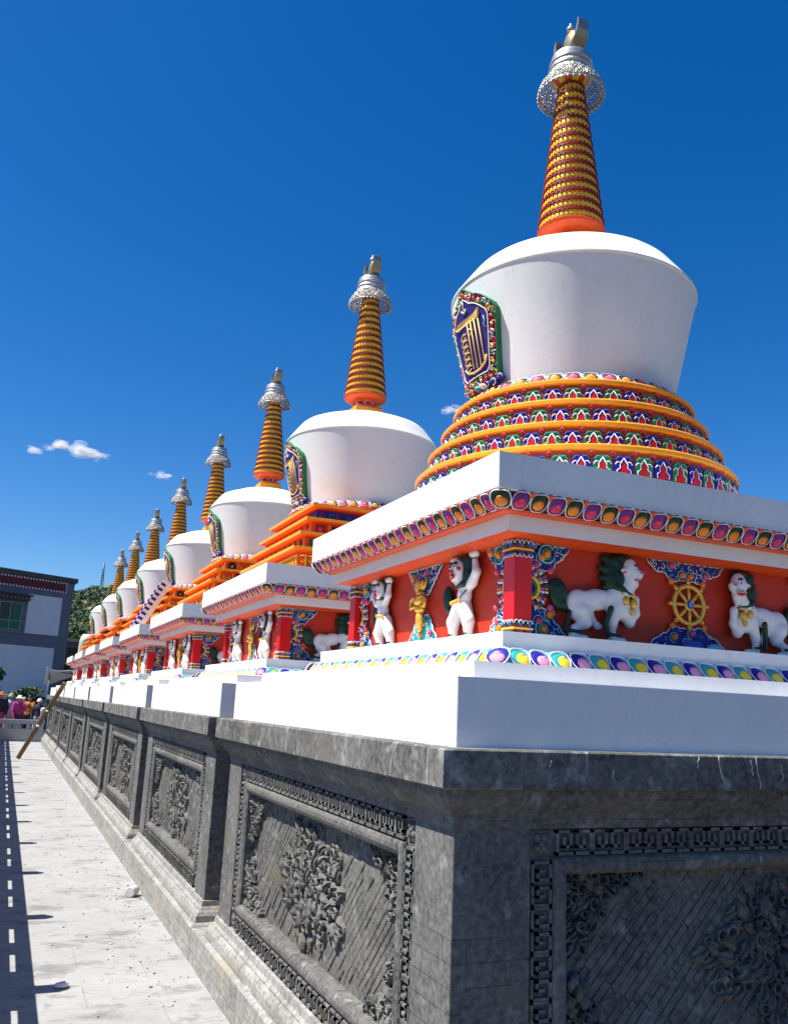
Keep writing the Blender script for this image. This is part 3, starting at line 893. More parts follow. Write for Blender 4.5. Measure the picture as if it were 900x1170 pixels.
# centre ornament with gold wheel (front)
b = MB(); b.T = face(0.972)
lace(b, [(-0.245, 2.487), (-0.20, 2.44), (-0.13, 2.425), (-0.09, 2.392), (0.0, 2.404), (0.09, 2.392), (0.13, 2.425), (0.20, 2.44), (0.245, 2.487)], 60, 0.020, pearls=4, pr=0.017)
b.build('cloud_ornament', frieze)
b = MB(); b.T = face(0.972)
lace(b, [(-0.245, 2.060), (0.245, 2.060), (0.20, 2.105), (0.13, 2.135), (0.09, 2.168), (0.0, 2.155), (-0.09, 2.168), (-0.13, 2.135), (-0.20, 2.105)], 61, 0.020, pearls=3, pr=0.017, cols=('sky_blue', 'blue', 'blue', 'navy', 'white_trim'))
b.ell((0.02, 2.078, 0.02), (0.07, 0.028, 0.022), 'blue', 12, 5)
b.ell((0.16, 2.075, 0.02), (0.05, 0.022, 0.02), 'sky_blue', 12, 5)
b.build('wave_ornament', frieze)
b = MB(); b.T = face(0.972)
RW = 0.094; wc = (0.0, 2.278)
b.tube([(wc[0] + RW * math.cos(2 * math.pi * k / 32), wc[1] + RW * math.sin(2 * math.pi * k / 32), 0.024) for k in range(32)], 0.011, 'gold', 8, closed=True)
for k in range(8):
    a = k * math.pi / 4
    ca, sa = math.cos(a), math.sin(a)
    b.tube([(wc[0] + 0.02 * ca, wc[1] + 0.02 * sa, 0.024), (wc[0] + 0.05 * ca, wc[1] + 0.05 * sa, 0.027), (wc[0] + 0.09 * ca, wc[1] + 0.09 * sa, 0.024)], [0.006, 0.0095, 0.006], 'gold', 6)
    b.ell((wc[0] + 0.112 * ca, wc[1] + 0.112 * sa, 0.024), (0.013, 0.013, 0.011), 'gold', 8, 5)
    b.ell((wc[0] + 0.127 * ca, wc[1] + 0.127 * sa, 0.024), (0.006, 0.006, 0.006), 'gold', 6, 4)
    if k % 2:
        b.ell((wc[0] + 0.142 * ca, wc[1] + 0.155 * sa, 0.016), (0.017, 0.017, 0.013), 'tangerine', 10, 5)
b.ell((wc[0], wc[1], 0.026), (0.032, 0.032, 0.014), 'gold', 14, 6)
b.ell((wc[0], wc[1], 0.034), (0.023, 0.023, 0.012), 'blue', 14, 6)
spiral(b, wc[0], wc[1], 0.015, 0.4, 1, 'white_trim', 0.046, 0.16, 0.9, 9, 4, rise=0)
b.build('dharma_wheel', frieze)
# left face centre: lace triangles and a gold vase of ribbons
b = MB(); b.T = face(0.972)
lace(b, [(-0.215, 2.485), (-0.14, 2.40), (-0.075, 2.335), (0.06, 2.335), (0.13, 2.40), (0.215, 2.485)], 62, 0.018, pearls=3)
b.build('cloud_ornament', frieze, rz=LEFT)
b = MB(); b.T = face(0.972)
lace(b, [(-0.20, 2.060), (0.20, 2.060), (0.13, 2.135), (0.07, 2.22), (-0.07, 2.22), (-0.13, 2.135)], 63, 0.018, pearls=3, base='teal')
b.build('wave_ornament', frieze, rz=LEFT)
b = MB(); b.T = face(0.985)
for c, r in (((0, 2.20, 0.02), (0.030, 0.045, 0.022)), ((0, 2.252, 0.02), (0.044, 0.022, 0.026)), ((0, 2.300, 0.024), (0.052, 0.030, 0.032)), ((0, 2.342, 0.02), (0.034, 0.014, 0.022)), ((-0.03, 2.385, 0.02), (0.026, 0.036, 0.020)), ((0.032, 2.385, 0.02), (0.022, 0.030, 0.020)), ((0, 2.15, 0.018), (0.024, 0.024, 0.016))):
    b.ell(c, r, 'gold', 12, 7)
for s_ in (-1, 1):
    b.tube([(s_ * 0.03, 2.27, 0.03), (s_ * 0.085, 2.262, 0.036), (s_ * 0.092, 2.30, 0.034), (s_ * 0.055, 2.322, 0.036), (s_ * 0.02, 2.31, 0.05)], [0.008, 0.011, 0.011, 0.009, 0.006], 'gold', 6)
    b.tube([(s_ * 0.04, 2.36, 0.02), (s_ * 0.07, 2.40, 0.02), (s_ * 0.05, 2.44, 0.015)], [0.008, 0.007, 0.003], 'gold', 6)
b.build('gold_vase', frieze, rz=LEFT)

# ---- relief lions ----
def flip(p, s):
    if p[0] == 'c': return ('c', (s * p[1][0],) + tuple(p[1][1:]), (s * p[2][0],) + tuple(p[2][1:]), p[3], p[4])
    return ('e', (s * p[1][0],) + tuple(p[1][1:]), p[2], (s * p[3] if len(p) > 3 else 0))
def sdf_part(name, prims, s, mat, u0, h, parent, k=0.018, res=0.0055, rz=0):
    V, F = sdf_mesh([flip(p, s) for p in prims], k, res)
    b = MB(mat); b.T = face(h) @ Matrix.Translation((u0, 2.056, 0))
    b.add(V, F, mat, True)
    return b.build(name, parent, rz=rz)
LION = [('e', (-0.105, 0.155, 0.030), (0.070, 0.074, 0.036), 0.3), ('e', (-0.01, 0.188, 0.032), (0.095, 0.050, 0.034), 0.1), ('e', (0.095, 0.185, 0.038), (0.062, 0.082, 0.042)), ('e', (0.135, 0.150, 0.042), (0.045, 0.048, 0.036)),
        ('c', (0.12, 0.225, 0.045), (0.155, 0.275, 0.052), 0.040, 0.034),
        ('e', (0.158, 0.330, 0.055), (0.040, 0.062, 0.038)), ('c', (0.168, 0.320, 0.064), (0.196, 0.312, 0.064), 0.030, 0.023), ('c', (0.160, 0.284, 0.062), (0.186, 0.270, 0.062), 0.024, 0.014),
        ('e', (0.212, 0.326, 0.066), (0.013, 0.011, 0.014)), ('e', (0.116, 0.330, 0.072), (0.020, 0.011, 0.009)), ('c', (0.165, 0.268, 0.060), (0.176, 0.235, 0.055), 0.014, 0.006),
        ('c', (-0.105, 0.125, 0.042), (-0.078, 0.080, 0.046), 0.042, 0.027), ('c', (-0.078, 0.080, 0.046), (-0.138, 0.050, 0.042), 0.024, 0.016), ('c', (-0.138, 0.050, 0.042), (-0.150, 0.020, 0.042), 0.016, 0.015), ('e', (-0.128, 0.013, 0.046), (0.036, 0.013, 0.020)),
        ('c', (0.080, 0.150, 0.050), (0.060, 0.085, 0.052), 0.034, 0.022), ('c', (0.060, 0.085, 0.052), (0.058, 0.022, 0.050), 0.020, 0.016), ('e', (0.084, 0.013, 0.054), (0.038, 0.013, 0.022)),
        ('c', (0.125, 0.150, 0.040), (0.165, 0.098, 0.042), 0.030, 0.021), ('c', (0.165, 0.098, 0.042), (0.195, 0.140, 0.048), 0.021, 0.017), ('c', (0.195, 0.140, 0.048), (0.188, 0.205, 0.052), 0.017, 0.021),
        ('c', (-0.05, 0.13, 0.02), (-0.015, 0.085, 0.025), 0.024, 0.014), ('e', (-0.002, 0.070, 0.030), (0.024, 0.016, 0.015))]
for k_ in range(3):
    LION += [('e', (-0.104 + 0.012 * k_, 0.010, 0.058), (0.006, 0.009, 0.008)), ('e', (0.108 + 0.010 * k_, 0.010, 0.062 - 0.006 * k_), (0.006, 0.009, 0.008))]
MANE = [('e', (0.100, 0.350, 0.032), (0.062, 0.056, 0.030)), ('e', (0.090, 0.285, 0.038), (0.058, 0.062, 0.034)), ('e', (0.115, 0.235, 0.056), (0.062, 0.024, 0.030), -0.45), ('e', (0.140, 0.388, 0.040), (0.044, 0.018, 0.026)),
        ('c', (0.07, 0.37, 0.03), (0.034, 0.388, 0.018), 0.030, 0.014), ('c', (0.06, 0.33, 0.03), (0.020, 0.340, 0.018), 0.030, 0.014), ('c', (0.055, 0.29, 0.03), (0.022, 0.295, 0.02), 0.028, 0.014), ('c', (0.06, 0.255, 0.03), (0.032, 0.248, 0.03), 0.024, 0.012)]
TAIL = [('e', (-0.215, 0.200, 0.030), (0.048, 0.072, 0.028), 0.15), ('c', (-0.23, 0.22, 0.03), (-0.290, 0.243, 0.02), 0.028, 0.004), ('c', (-0.20, 0.15, 0.03), (-0.165, 0.13, 0.03), 0.03, 0.012)]
FRNG = [('c', (-0.165, 0.12, 0.045), (-0.185, 0.04, 0.045), 0.012, 0.012), ('c', (-0.185, 0.04, 0.045), (-0.12, 0.036, 0.066), 0.010, 0.008), ('c', (0.030, 0.15, 0.085), (0.012, 0.08, 0.07), 0.014, 0.012), ('c', (0.012, 0.08, 0.07), (0.022, 0.03, 0.07), 0.012, 0.012), ('c', (0.022, 0.036, 0.075), (0.09, 0.032, 0.075), 0.009, 0.006)]
BELL = [('e', (0.115, 0.190, 0.080), (0.019, 0.022, 0.017)), ('e', (0.160, 0.180, 0.080), (0.017, 0.024, 0.018)), ('e', (0.150, 0.145, 0.08), (0.014, 0.018, 0.014)), ('c', (0.095, 0.222, 0.075), (0.172, 0.214, 0.075), 0.008, 0.008)]
def shrink(L, k):
    out = []
    for p in L:
        if p[0] == 'c': out.append(('c', tuple(q * k for q in p[1]), tuple(q * k for q in p[2]), p[3] * k * 0.96, p[4] * k * 0.96))
        else: out.append(('e', tuple(q * k for q in p[1]), tuple(q * k * 0.97 for q in p[2])) + tuple(p[3:]))
    return out
LION, MANE, TAIL, FRNG, BELL = [shrink(q, 1.05) for q in (LION, MANE, TAIL, FRNG, BELL)]
def face_detail(b, cx, cy, n, s, open_mouth, frontal=False):
    """eyes, brows, mouth, ear; (cx, cy) head centre in lion space, s = side"""
    E = ((0.020, 0.012),) if not frontal else ((-0.022, 0.012), (0.022, 0.012))
    for ex, ey in E:
        b.ell((s * (cx + ex), cy + ey, n), (0.012, 0.009, 0.007), 'white_trim', 8, 5)
        b.ell((s * (cx + ex + 0.003), cy + ey, n + 0.004), (0.006, 0.006, 0.005), 'black', 8, 5)
        b.ell((s * (cx + ex - 0.002), cy + ey + 0.021, n - 0.004), (0.019, 0.009, 0.009), 'dark_green', 8, 5)
    if frontal:
        b.ell((s * cx, cy - 0.012, n + 0.006), (0.016, 0.011, 0.012), 'magenta', 8, 5)
        b.ell((s * cx, cy - 0.036, n + 0.002), (0.026, 0.016, 0.008), 'red', 10, 5)
        b.ell((s * cx, cy - 0.036, n + 0.007), (0.015, 0.006, 0.006), 'light_pink', 8, 5)
    else:
        if open_mouth:
            b.ell((s * (cx + 0.026), cy - 0.040, n + 0.008), (0.032, 0.013, 0.012), 'red', 10, 5)
            for k in range(4): b.ell((s * (cx + 0.012 + 0.015 * k), cy - 0.036, n + 0.020), (0.005, 0.004, 0.004), 'white_trim', 6, 4)
        else:
            b.tube([(s * (cx + 0.008), cy - 0.036, n + 0.004), (s * (cx + 0.026), cy - 0.040, n + 0.010), (s * (cx + 0.044), cy - 0.034, n + 0.004)], 0.0045, 'pink', 5)
        b.ell((s * (cx + 0.060), cy + 0.002, n + 0.004), (0.009, 0.007, 0.008), 'pink', 8, 5)
        b.ell((s * (cx - 0.034), cy - 0.002, n - 0.010), (0.014, 0.007, 0.006), 'pink', 8, 5)
for s, u0, opn in ((1, -0.550, False), (-1, 0.470, True)):
    ln = sdf_part('lion_relief', LION, s, 'statue_white', u0, 0.965, stupa)
    ln['label'] = 'white prancing lion relief facing ' + ('right' if s > 0 else 'left')
    for nm, pr, mt, kk in (('mane', MANE, 'dark_green', 0.01), ('tail', TAIL, 'dark_green', 0.012)):
        sdf_part(nm, pr, s, mt, u0, 0.965, ln, kk)
    for part_ in (FRNG[:2], FRNG[2:]): sdf_part('leg_fringe', part_, s, 'dark_green', u0, 0.965, ln, 0.006)
    V, F = sdf_mesh([flip(p, s) for p in BELL], 0.006, 0.0055)
    b = MB(); b.T = face(0.965) @ Matrix.Translation((u0, 2.056, 0)); b.add(V, F, 'gold', True); b.build('collar_bells', ln)
    b = MB(); b.T = face(0.965) @ Matrix.Translation((u0, 2.056, 0))
    face_detail(b, 0.158, 0.340, 0.090, s, opn)
    b.build('lion_face', ln)
ST = [('c', (-0.112, 0.02, 0.035), (-0.098, 0.095, 0.045), 0.021, 0.031), ('c', (-0.098, 0.095, 0.045), (-0.042, 0.165, 0.042), 0.032, 0.038), ('e', (-0.120, 0.012, 0.042), (0.034, 0.012, 0.026)),
      ('c', (0.048, 0.02, 0.035), (0.060, 0.095, 0.045), 0.021, 0.031), ('c', (0.060, 0.095, 0.045), (0.018, 0.165, 0.042), 0.032, 0.038), ('e', (0.046, 0.012, 0.042), (0.034, 0.012, 0.026)),
      ('e', (-0.012, 0.180, 0.042), (0.058, 0.036, 0.034)), ('e', (0.012, 0.228, 0.042), (0.048, 0.050, 0.034)), ('e', (0.036, 0.275, 0.042), (0.060, 0.036, 0.032)),
      ('c', (-0.022, 0.280, 0.045), (-0.078, 0.318, 0.052), 0.025, 0.018), ('c', (-0.078, 0.318, 0.052), (-0.078, 0.385, 0.048), 0.019, 0.014), ('e', (-0.080, 0.403, 0.050), (0.035, 0.013, 0.020)),
      ('c', (0.095, 0.280, 0.045), (0.148, 0.328, 0.052), 0.027, 0.020), ('c', (0.148, 0.328, 0.052), (0.118, 0.398, 0.048), 0.020, 0.014), ('e', (0.122, 0.415, 0.050), (0.038, 0.013, 0.020)),
      ('e', (-0.002, 0.350, 0.074), (0.046, 0.054, 0.034)), ('e', (-0.018, 0.322, 0.090), (0.028, 0.024, 0.020)), ('c', (0.024, 0.29, 0.045), (0.005, 0.33, 0.060), 0.038, 0.030)]
for k in range(5):
    ST.append(('e', (-0.108 + 0.014 * k, 0.414, 0.056), (0.0055, 0.011, 0.010)))
    ST.append(('e', (0.092 + 0.015 * k, 0.426, 0.056), (0.0055, 0.011, 0.010)))
HAIR = [('e', (0.058, 0.372, 0.045), (0.044, 0.050, 0.028)), ('e', (0.066, 0.315, 0.056), (0.036, 0.050, 0.024)), ('c', (0.055, 0.275, 0.074), (-0.01, 0.262, 0.078), 0.018, 0.009), ('e', (0.010, 0.402, 0.056), (0.045, 0.016, 0.024))]
STT = [('e', (-0.190, 0.225, 0.030), (0.040, 0.070, 0.024), 0.12), ('c', (-0.175, 0.165, 0.03), (-0.075, 0.150, 0.035), 0.016, 0.010)]
STT2 = [('e', (0.150, 0.215, 0.026), (0.044, 0.078, 0.024), -0.12), ('c', (0.14, 0.15, 0.022), (0.11, 0.04, 0.026), 0.022, 0.014)]
for s, u0, fr in ((1, 0.510, False), (-1, -0.505, True)):
    ln = sdf_part('standing_lion_relief', ST, s, 'statue_white', u0, 0.965, stupa, 0.014, 0.0055, LEFT)
    ln['label'] = 'white lion relief standing upright, paws raised to the ceiling, ' + ('face turned aside' if not fr else 'red open mouth to the front')
    hair = HAIR if not fr else [('e', (0.0, 0.400, 0.052), (0.058, 0.022, 0.028)), ('e', (0.055, 0.350, 0.050), (0.02, 0.052, 0.022)), ('e', (-0.058, 0.350, 0.050), (0.02, 0.052, 0.022)), ('c', (-0.045, 0.298, 0.076), (0.045, 0.298, 0.076), 0.011, 0.011)]
    sdf_part('mane', hair, s, 'dark_green', u0, 0.965, ln, 0.01)
    sdf_part('tail', STT if not fr else STT2, s, 'dark_green', u0, 0.965, ln, 0.01)
    b = MB(); b.T = face(0.965) @ Matrix.Translation((u0, 2.056, 0))
    face_detail(b, -0.004, 0.350, 0.106, s, False, True)
    if not fr: b.ell((s * 0.036, 0.352, 0.094), (0.014, 0.012, 0.010), 'magenta', 8, 5)
    b.build('lion_face', ln)
    b = MB(); b.T = face(0.965) @ Matrix.Translation((u0, 2.056, 0))
    b.tube([(s * 0.070, 0.245, 0.064), (s * 0.03, 0.205, 0.082), (s * -0.03, 0.190, 0.080), (s * -0.068, 0.194, 0.060)], 0.0035, 'purple', 5)
    for k in range(6): b.ell((s * (-0.062 + 0.018 * k), 0.187 + 0.002 * k, 0.079), (0.0085, 0.011, 0.008), 'gold', 8, 5)
    b.build('belt', ln)
    for x, y in ((-0.112, 0.030), (0.048, 0.030), (-0.079, 0.384), (0.120, 0.395)):
        b = MB(); b.T = face(0.965) @ Matrix.Translation((u0, 2.056, 0))
        b.tube([(s * (x - 0.018), y + 0.003, 0.050), (s * x, y, 0.064), (s * (x + 0.018), y + 0.003, 0.050)], 0.0055, 'dark_green', 5)
        b.build('paw_band', ln)

# ---- vase, plaque ----
VZ0, VZ1, VR0, VR1 = 3.575, 4.274, 0.608, 0.771
b = MB('whitewash')
prof = [(VR0, VZ0 - 0.03), (VR1, VZ1), (0.779, 4.282), (0.779, 4.291)]
b.lathe([(VR0 - 0.01, 3.50)] + prof[:2], 'whitewash', 96)
b.lathe([prof[1], prof[2], prof[3]], 'whitewash', 96)
sh = [(0.779, 4.291), (0.771, 4.301), (0.715, 4.378), (0.668, 4.441), (0.648, 4.466), (0.622, 4.488), (0.585, 4.505), (0.50, 4.535), (0.40, 4.577), (0.30, 4.598), (0.18, 4.608), (0.0, 4.610)]
# smooth shoulder: shared vertices
n_ = 96; vs_ = []
for r, z in sh[:-1]:
    vs_ += [(r * math.cos(2 * math.pi * k / n_), r * math.sin(2 * math.pi * k / n_), z) for k in range(n_)]
fs_ = [(j * n_ + k, j * n_ + (k + 1) % n_, (j + 1) * n_ + (k + 1) % n_, (j + 1) * n_ + k) for j in range(len(sh) - 2) for k in range(n_)]
fs_.append(tuple((len(sh) - 2) * n_ + k for k in range(n_)))
b.add(vs_, fs_, 'whitewash', True)
vase = b.build('vase', stupa)
def vr(z): return VR0 + (VR1 - VR0) * (z - (VZ0 - 0.03)) / (VZ1 - VZ0 + 0.03)
def on_vase(p):
    r0 = vr(p[1]); a = p[0] / r0; r = r0 + p[2]
    return Vector((-r * math.cos(a), -r * math.sin(a), p[1]))
half = [(0.155, 3.625), (0.190, 3.66), (0.212, 3.78), (0.238, 3.92), (0.258, 4.03), (0.262, 4.075), (0.245, 4.11), (0.205, 4.145), (0.170, 4.175), (0.125, 4.20), (0.075, 4.215), (0.045, 4.245), (0.0, 4.275)]
half = [(x * 0.96, 3.612 + (z - 3.625) * 0.97) for x, z in half]
def outline(k, dz=0.0, cz=3.93):
    pts = [(x * k, cz + (z - cz) * k) for x, z in half]
    return pts + [(-x, z) for x, z in pts[-2::-1]]
b = MB(); b.fn = on_vase
def dense(poly):
    out = []
    for i in range(len(poly)):
        a, c = poly[i], poly[(i + 1) % len(poly)]; k = max(1, int(math.hypot(a[0] - c[0], a[1] - c[1]) / 0.04))
        out += [(a[0] + (c[0] - a[0]) * j / k, a[1] + (c[1] - a[1]) * j / k) for j in range(k)]
    return out
def strip_plate(mb, k, n1, mat, side):
    """curved plate: horizontal strips so that it follows the vase"""
    zs = sorted(set([z for x, z in outline(k)])); NS = 8
    def hw(z):
        pts = [(x * k, 3.93 + (zz - 3.93) * k) for x, zz in half]
        return float(np.interp(z, [p_[1] for p_ in pts], [p_[0] for p_ in pts]))
    vs = []
    for z in zs:
        w_ = hw(z); vs += [(-w_ + 2 * w_ * i / NS, z, n1) for i in range(NS + 1)]
    fs = [(j * (NS + 1) + i, j * (NS + 1) + i + 1, (j + 1) * (NS + 1) + i + 1, (j + 1) * (NS + 1) + i) for j in range(len(zs) - 1) for i in range(NS)]
    mb.add(vs, fs, mat, False)
    ol = dense(outline(k)); L = len(ol)
    mb.add([(x, z, -0.01) for x, z in ol] + [(x, z, n1) for x, z in ol], [(i, (i + 1) % L, L + (i + 1) % L, L + i) for i in range(L)], side, False)
strip_plate(b, 1.0, 0.040, 'maroon', 'green')
b.tube([(x, z, 0.040) for x, z in dense(outline(0.985))], 0.005, 'green', 6, closed=True)
strip_plate(b, 0.75, 0.048, 'plaque_blue', 'white_trim')
b.tube([(x, z, 0.050) for x, z in dense(outline(0.762))], 0.0035, 'white_trim', 6, closed=True)
ol = dense(outline(0.87)); cols = ('pink', 'white_trim', 'tangerine', 'green', 'yellow', 'teal', 'white_trim', 'red')
acc = 0; last = None; ci = 0
for i, (x, z) in enumerate(ol):
    if last is None or math.hypot(x - last[0], z - last[1]) > 0.026:
        last = (x, z)
        for jj in range(2):
            spiral(b, x * (0.955 + 0.09 * jj), 3.93 + (z - 3.93) * (0.955 + 0.09 * jj), 0.018, ci * 1.3 + jj * 3, 1 if ci % 2 else -1, cols[(ci + jj * 3) % 8], 0.044, 0.22, 0.85, 8, 5)
        b.ell((x, z, 0.046), (0.010, 0.010, 0.010), cols[(ci + 2) % 8], 6, 4); ci += 1
plaque = b.build('plaque', vase)
b = MB(); b.fn = lambda p: on_vase((p[0] * 1.12, 3.90 + (p[1] - 3.93) * 1.08, p[2]))
G = 'pale_gold_paint'
def stroke(pts, r, m=G): b.tube([(x, z, 0.056) for x, z in pts], r, m, 5, flat=0.8)
# gold monogram of stacked letters: head bar, three long stems, curling left strokes, curved foot
b.prism([(-0.105, 4.035), (0.105, 4.035), (0.120, 4.085), (0.085, 4.065), (-0.08, 4.065), (-0.125, 4.05)], 0.045, 0.062, G)
for x, z0 in ((0.005, 3.78), (0.037, 3.775), (0.069, 3.775), (0.100, 3.80)): stroke([(x, z0), (x + 0.004, 3.9), (x + 0.004, 4.04)], 0.0052)
for k in range(6):
    z = 3.985 - 0.036 * k
    stroke([(-0.01, z), (-0.045, z + 0.006), (-0.072, z - 0.006), (-0.070, z - 0.022), (-0.035, z - 0.024), (-0.02, z - 0.018)], 0.0045)
stroke([(-0.085, 3.80), (-0.055, 3.77), (0.0, 3.755), (0.06, 3.760), (0.105, 3.785), (0.12, 3.82)], 0.0065)
stroke([(0.02, 4.00), (0.05, 3.985), (0.02, 3.965)], 0.005)
stroke([(-0.02, 4.115), (0.0, 4.10), (0.022, 4.115)], 0.006, 'white_trim')
stroke([(0.0, 4.12), (0.004, 4.15), (-0.002, 4.165)], 0.005, 'white_trim')
for sx in (-1, 1):
    stroke([(sx * 0.145, 4.03), (sx * 0.150, 4.00), (sx * 0.138, 3.985), (sx * 0.150, 3.965)], 0.004, 'sky_blue')
b.build('monogram', vase)
# ribbon knot under the plaque
b = MB(); b.fn = on_vase
for x, z, r, m_ in ((0.15, 3.615, 0.032, 'navy'), (0.20, 3.63, 0.026, 'deep_blue'), (0.105, 3.612, 0.026, 'navy'), (0.0, 3.612, 0.024, 'teal'), (-0.06, 3.615, 0.022, 'red'), (0.05, 3.615, 0.022, 'white_trim'), (-0.11, 3.618, 0.024, 'green'), (-0.15, 3.63, 0.02, 'pink')):
    b.ell((x, z, 0.04), (r, r * 0.8, 0.03), m_, 9, 5)
    spiral(b, x, z, r * 0.8, x * 30, 1, 'white_trim', 0.06, 0.14, 0.8, 8, 4)
b.build('ribbon_knot', vase)

# lotus necklace under the vase
petal_band_round(0.692, 3.525, 0.640, 3.592, 42, [('maroon', 'pink', 'light_pink'), ('dark_green', 'tangerine', 'yellow')], 'white_trim').build('lotus_necklace', stupa)

# ---- spire ----
b = MB()
b.sq([(0.150, 4.595), (0.150, 4.705), (0.135, 4.706), (0.135, 4.730)], ['amber', 'amber', 'orange'], False, True)
b.lathe([(0.115, 4.728), (0.108, 4.745), (0.108, 4.778), (0.120, 4.790)], ['orange', 'magenta', 'orange'], 40, cap=True)
for k in range(16):
    a = 2 * math.pi * k / 16
    b.ell((0.110 * math.cos(a), 0.110 * math.sin(a), 4.762), (0.014, 0.014, 0.012), ('purple', 'light_pink')[k % 2], 7, 4)
b.lathe([(0.122, 4.789), (0.178, 4.802), (0.214, 4.824), (0.223, 4.843), (0.214, 4.852)], 'orange_red', 48)
spire = b.build('spire_base', stupa)
NR = 15; Z0, Z1, RA, RB = 4.846, 5.965, 0.212, 0.078
for i in range(NR):
    b = MB()
    t = i / NR; t2 = (i + 1) / NR
    z = Z0 + (Z1 - Z0) * t; dz = (Z1 - Z0) / NR
    r = RA + (RB - RA) * t; r2 = RA + (RB - RA) * t2
    b.lathe([(r * 0.93, z - 0.004), (r * 0.985, z + 0.010), (r, z + dz * 0.30), (r * 0.985, z + dz * 0.66), (r2 * 1.0, z + dz * 0.72), (r2 * 0.93, z + dz)], ['spire_yellow', 'spire_yellow', 'spire_yellow', 'spire_red', 'spire_red'], 40)
    b.lathe([(r2 * 0.93, z + dz * 0.66), (r * 1.03, z + dz * 0.72), (r * 1.03, z + dz * 0.86), (r2 * 0.9, z + dz * 0.99)], 'spire_red', 40)
    nt_ = max(18, int(2 * math.pi * r / 0.030))
    for k in range(nt_):
        a = 2 * math.pi * (k + 0.5 * (i % 2)) / nt_
        for zz, hh in ((z + dz * 0.62, 0.008), (z + dz * 0.05, 0.006)):
            Mx = Matrix.Rotation(a, 4, 'Z') @ Matrix.Translation((r * 0.99, 0, zz))
            b.box(-0.006, 0.009, -0.0048, 0.0048, -hh, hh, 'spire_red', M=Mx)
    b.build('spire_ring', spire)
b = MB()
nn = 6
for k in range(12):
    a0, a1 = 2 * math.pi * k / 12, 2 * math.pi * (k + 1) / 12
    mm = ('spire_yellow', 'orange_red')[k % 2]
    vs = []
    for r, z in ((0.076, 5.955), (0.100, 5.985), (0.122, 6.030)):
        vs += [(r * math.cos(a0 + (a1 - a0) * q / 4), r * math.sin(a0 + (a1 - a0) * q / 4), z) for q in range(5)]
    b.add(vs, [(j * 5 + q, j * 5 + q + 1, (j + 1) * 5 + q + 1, (j + 1) * 5 + q) for j in range(2) for q in range(4)], mm, True)
b.build('canopy_cup', spire)
b = MB()
b.lathe([(0.152, 6.022), (0.156, 6.030), (0.150, 6.062), (0.156, 6.072), (0.156, 6.084), (0.146, 6.092), (0.143, 6.112), (0.150, 6.122), (0.150, 6.136), (0.140, 6.146), (0.138, 6.168), (0.132, 6.190), (0.0, 6.196)], ['silver', 'silver', 'silver_plain', 'silver_plain', 'silver_plain', 'silver', 'silver_plain', 'silver_plain', 'silver_plain', 'silver_plain', 'silver_plain', 'silver_plain'], 48)
b.lathe([(0.118, 6.026), (0.152, 6.022)], 'silver', 48)
canopy = b.build('canopy', stupa)
# pierced hanging brim: scrolls and beads on a flaring skirt
b = MB()
def skirt(t): return 0.150 + 0.075 * math.sin(t * 1.5), 6.028 - 0.135 * t
for t in (0.0, 0.35, 0.72, 1.0):
    r, z = skirt(t)
    b.tube([(r * math.cos(2 * math.pi * k / 40), r * math.sin(2 * math.pi * k / 40), z) for k in range(40)], 0.0045 if t < 1 else 0.006, 'silver_plain', 5, closed=True)
rd = random.Random(5)
for row, t in enumerate((0.08, 0.22, 0.36, 0.50, 0.64, 0.78, 0.90)):
    r, z = skirt(t); nn = int(2 * math.pi * r / 0.023)
    for k in range(nn):
        a = 2 * math.pi * (k + 0.5 * (row % 2)) / nn
        Mx = Matrix.Rotation(a, 4, 'Z') @ Matrix.Translation((r, 0, z)) @ Matrix(((0, 0, 1, 0), (1, 0, 0, 0), (0, 1, 0, 0), (0, 0, 0, 1)))
        spiral(b, 0, 0, 0.017, rd.uniform(0, 6.3), rd.choice((-1, 1)), 'silver', 0.0, 0.30, 0.9, 6, 4, M=Mx)
r, z = skirt(1.0)
for k in range(36):
    a = 2 * math.pi * k / 36
    b.ell((r * math.cos(a), r * math.sin(a), z - 0.010), (0.009, 0.009, 0.012), 'silver_plain', 6, 4)
b.build('canopy_brim', canopy)
# crescent, sun disc, jewel: facing across the row
b = MB()
ang = R(52)
# the crescent stands in the plane of the row, its curved strap about 10 cm wide
NC = 22; vs = []
for i in range(NC + 1):
    t = i / NC; a_ = math.pi * (0.93 + 1.14 * t)
    y_, z_ = 0.150 * math.cos(a_), 6.375 + 0.165 * math.sin(a_)
    yi, zi = 0.128 * math.cos(a_), 6.395 + 0.150 * math.sin(a_)
    wv = 0.058 * (0.62 + 0.38 * math.sin(math.pi * min(1, max(0, t))))
    vs += [(-wv, y_, z_), (wv, y_, z_), (wv * 0.92, yi, zi), (-wv * 0.92, yi, zi)]
fs = [(4 * i + q, 4 * i + (q + 1) % 4, 4 * i + 4 + (q + 1) % 4, 4 * i + 4 + q) for i in range(NC) for q in range(4)] + [(3, 2, 1, 0), (4 * NC, 4 * NC + 1, 4 * NC + 2, 4 * NC + 3)]
Mx = Matrix.Rotation(R(90), 4, 'Z')
b.add(vs, fs, 'bronze', False)
b.lathe([(0.03, 6.19), (0.022, 6.205), (0.03, 6.22)], 'silver_plain', 16)
b.build('crescent', canopy)
b = MB()
b.ell((0, 0, 6.318), (0.080, 0.034, 0.098), 'pale_gold', 28, 12, M=Mx)
b.build('sun_disc', canopy)
b = MB()
b.ell((0, 0, 6.436), (0.030, 0.026, 0.026), 'silver_plain', 16, 10)
b.ell((0, 0, 6.468), (0.011, 0.011, 0.020), 'silver_plain', 10, 8)
b.ell((0, 0, 6.408), (0.026, 0.022, 0.012), 'orange_red', 12, 6)
b.build('jewel', canopy)

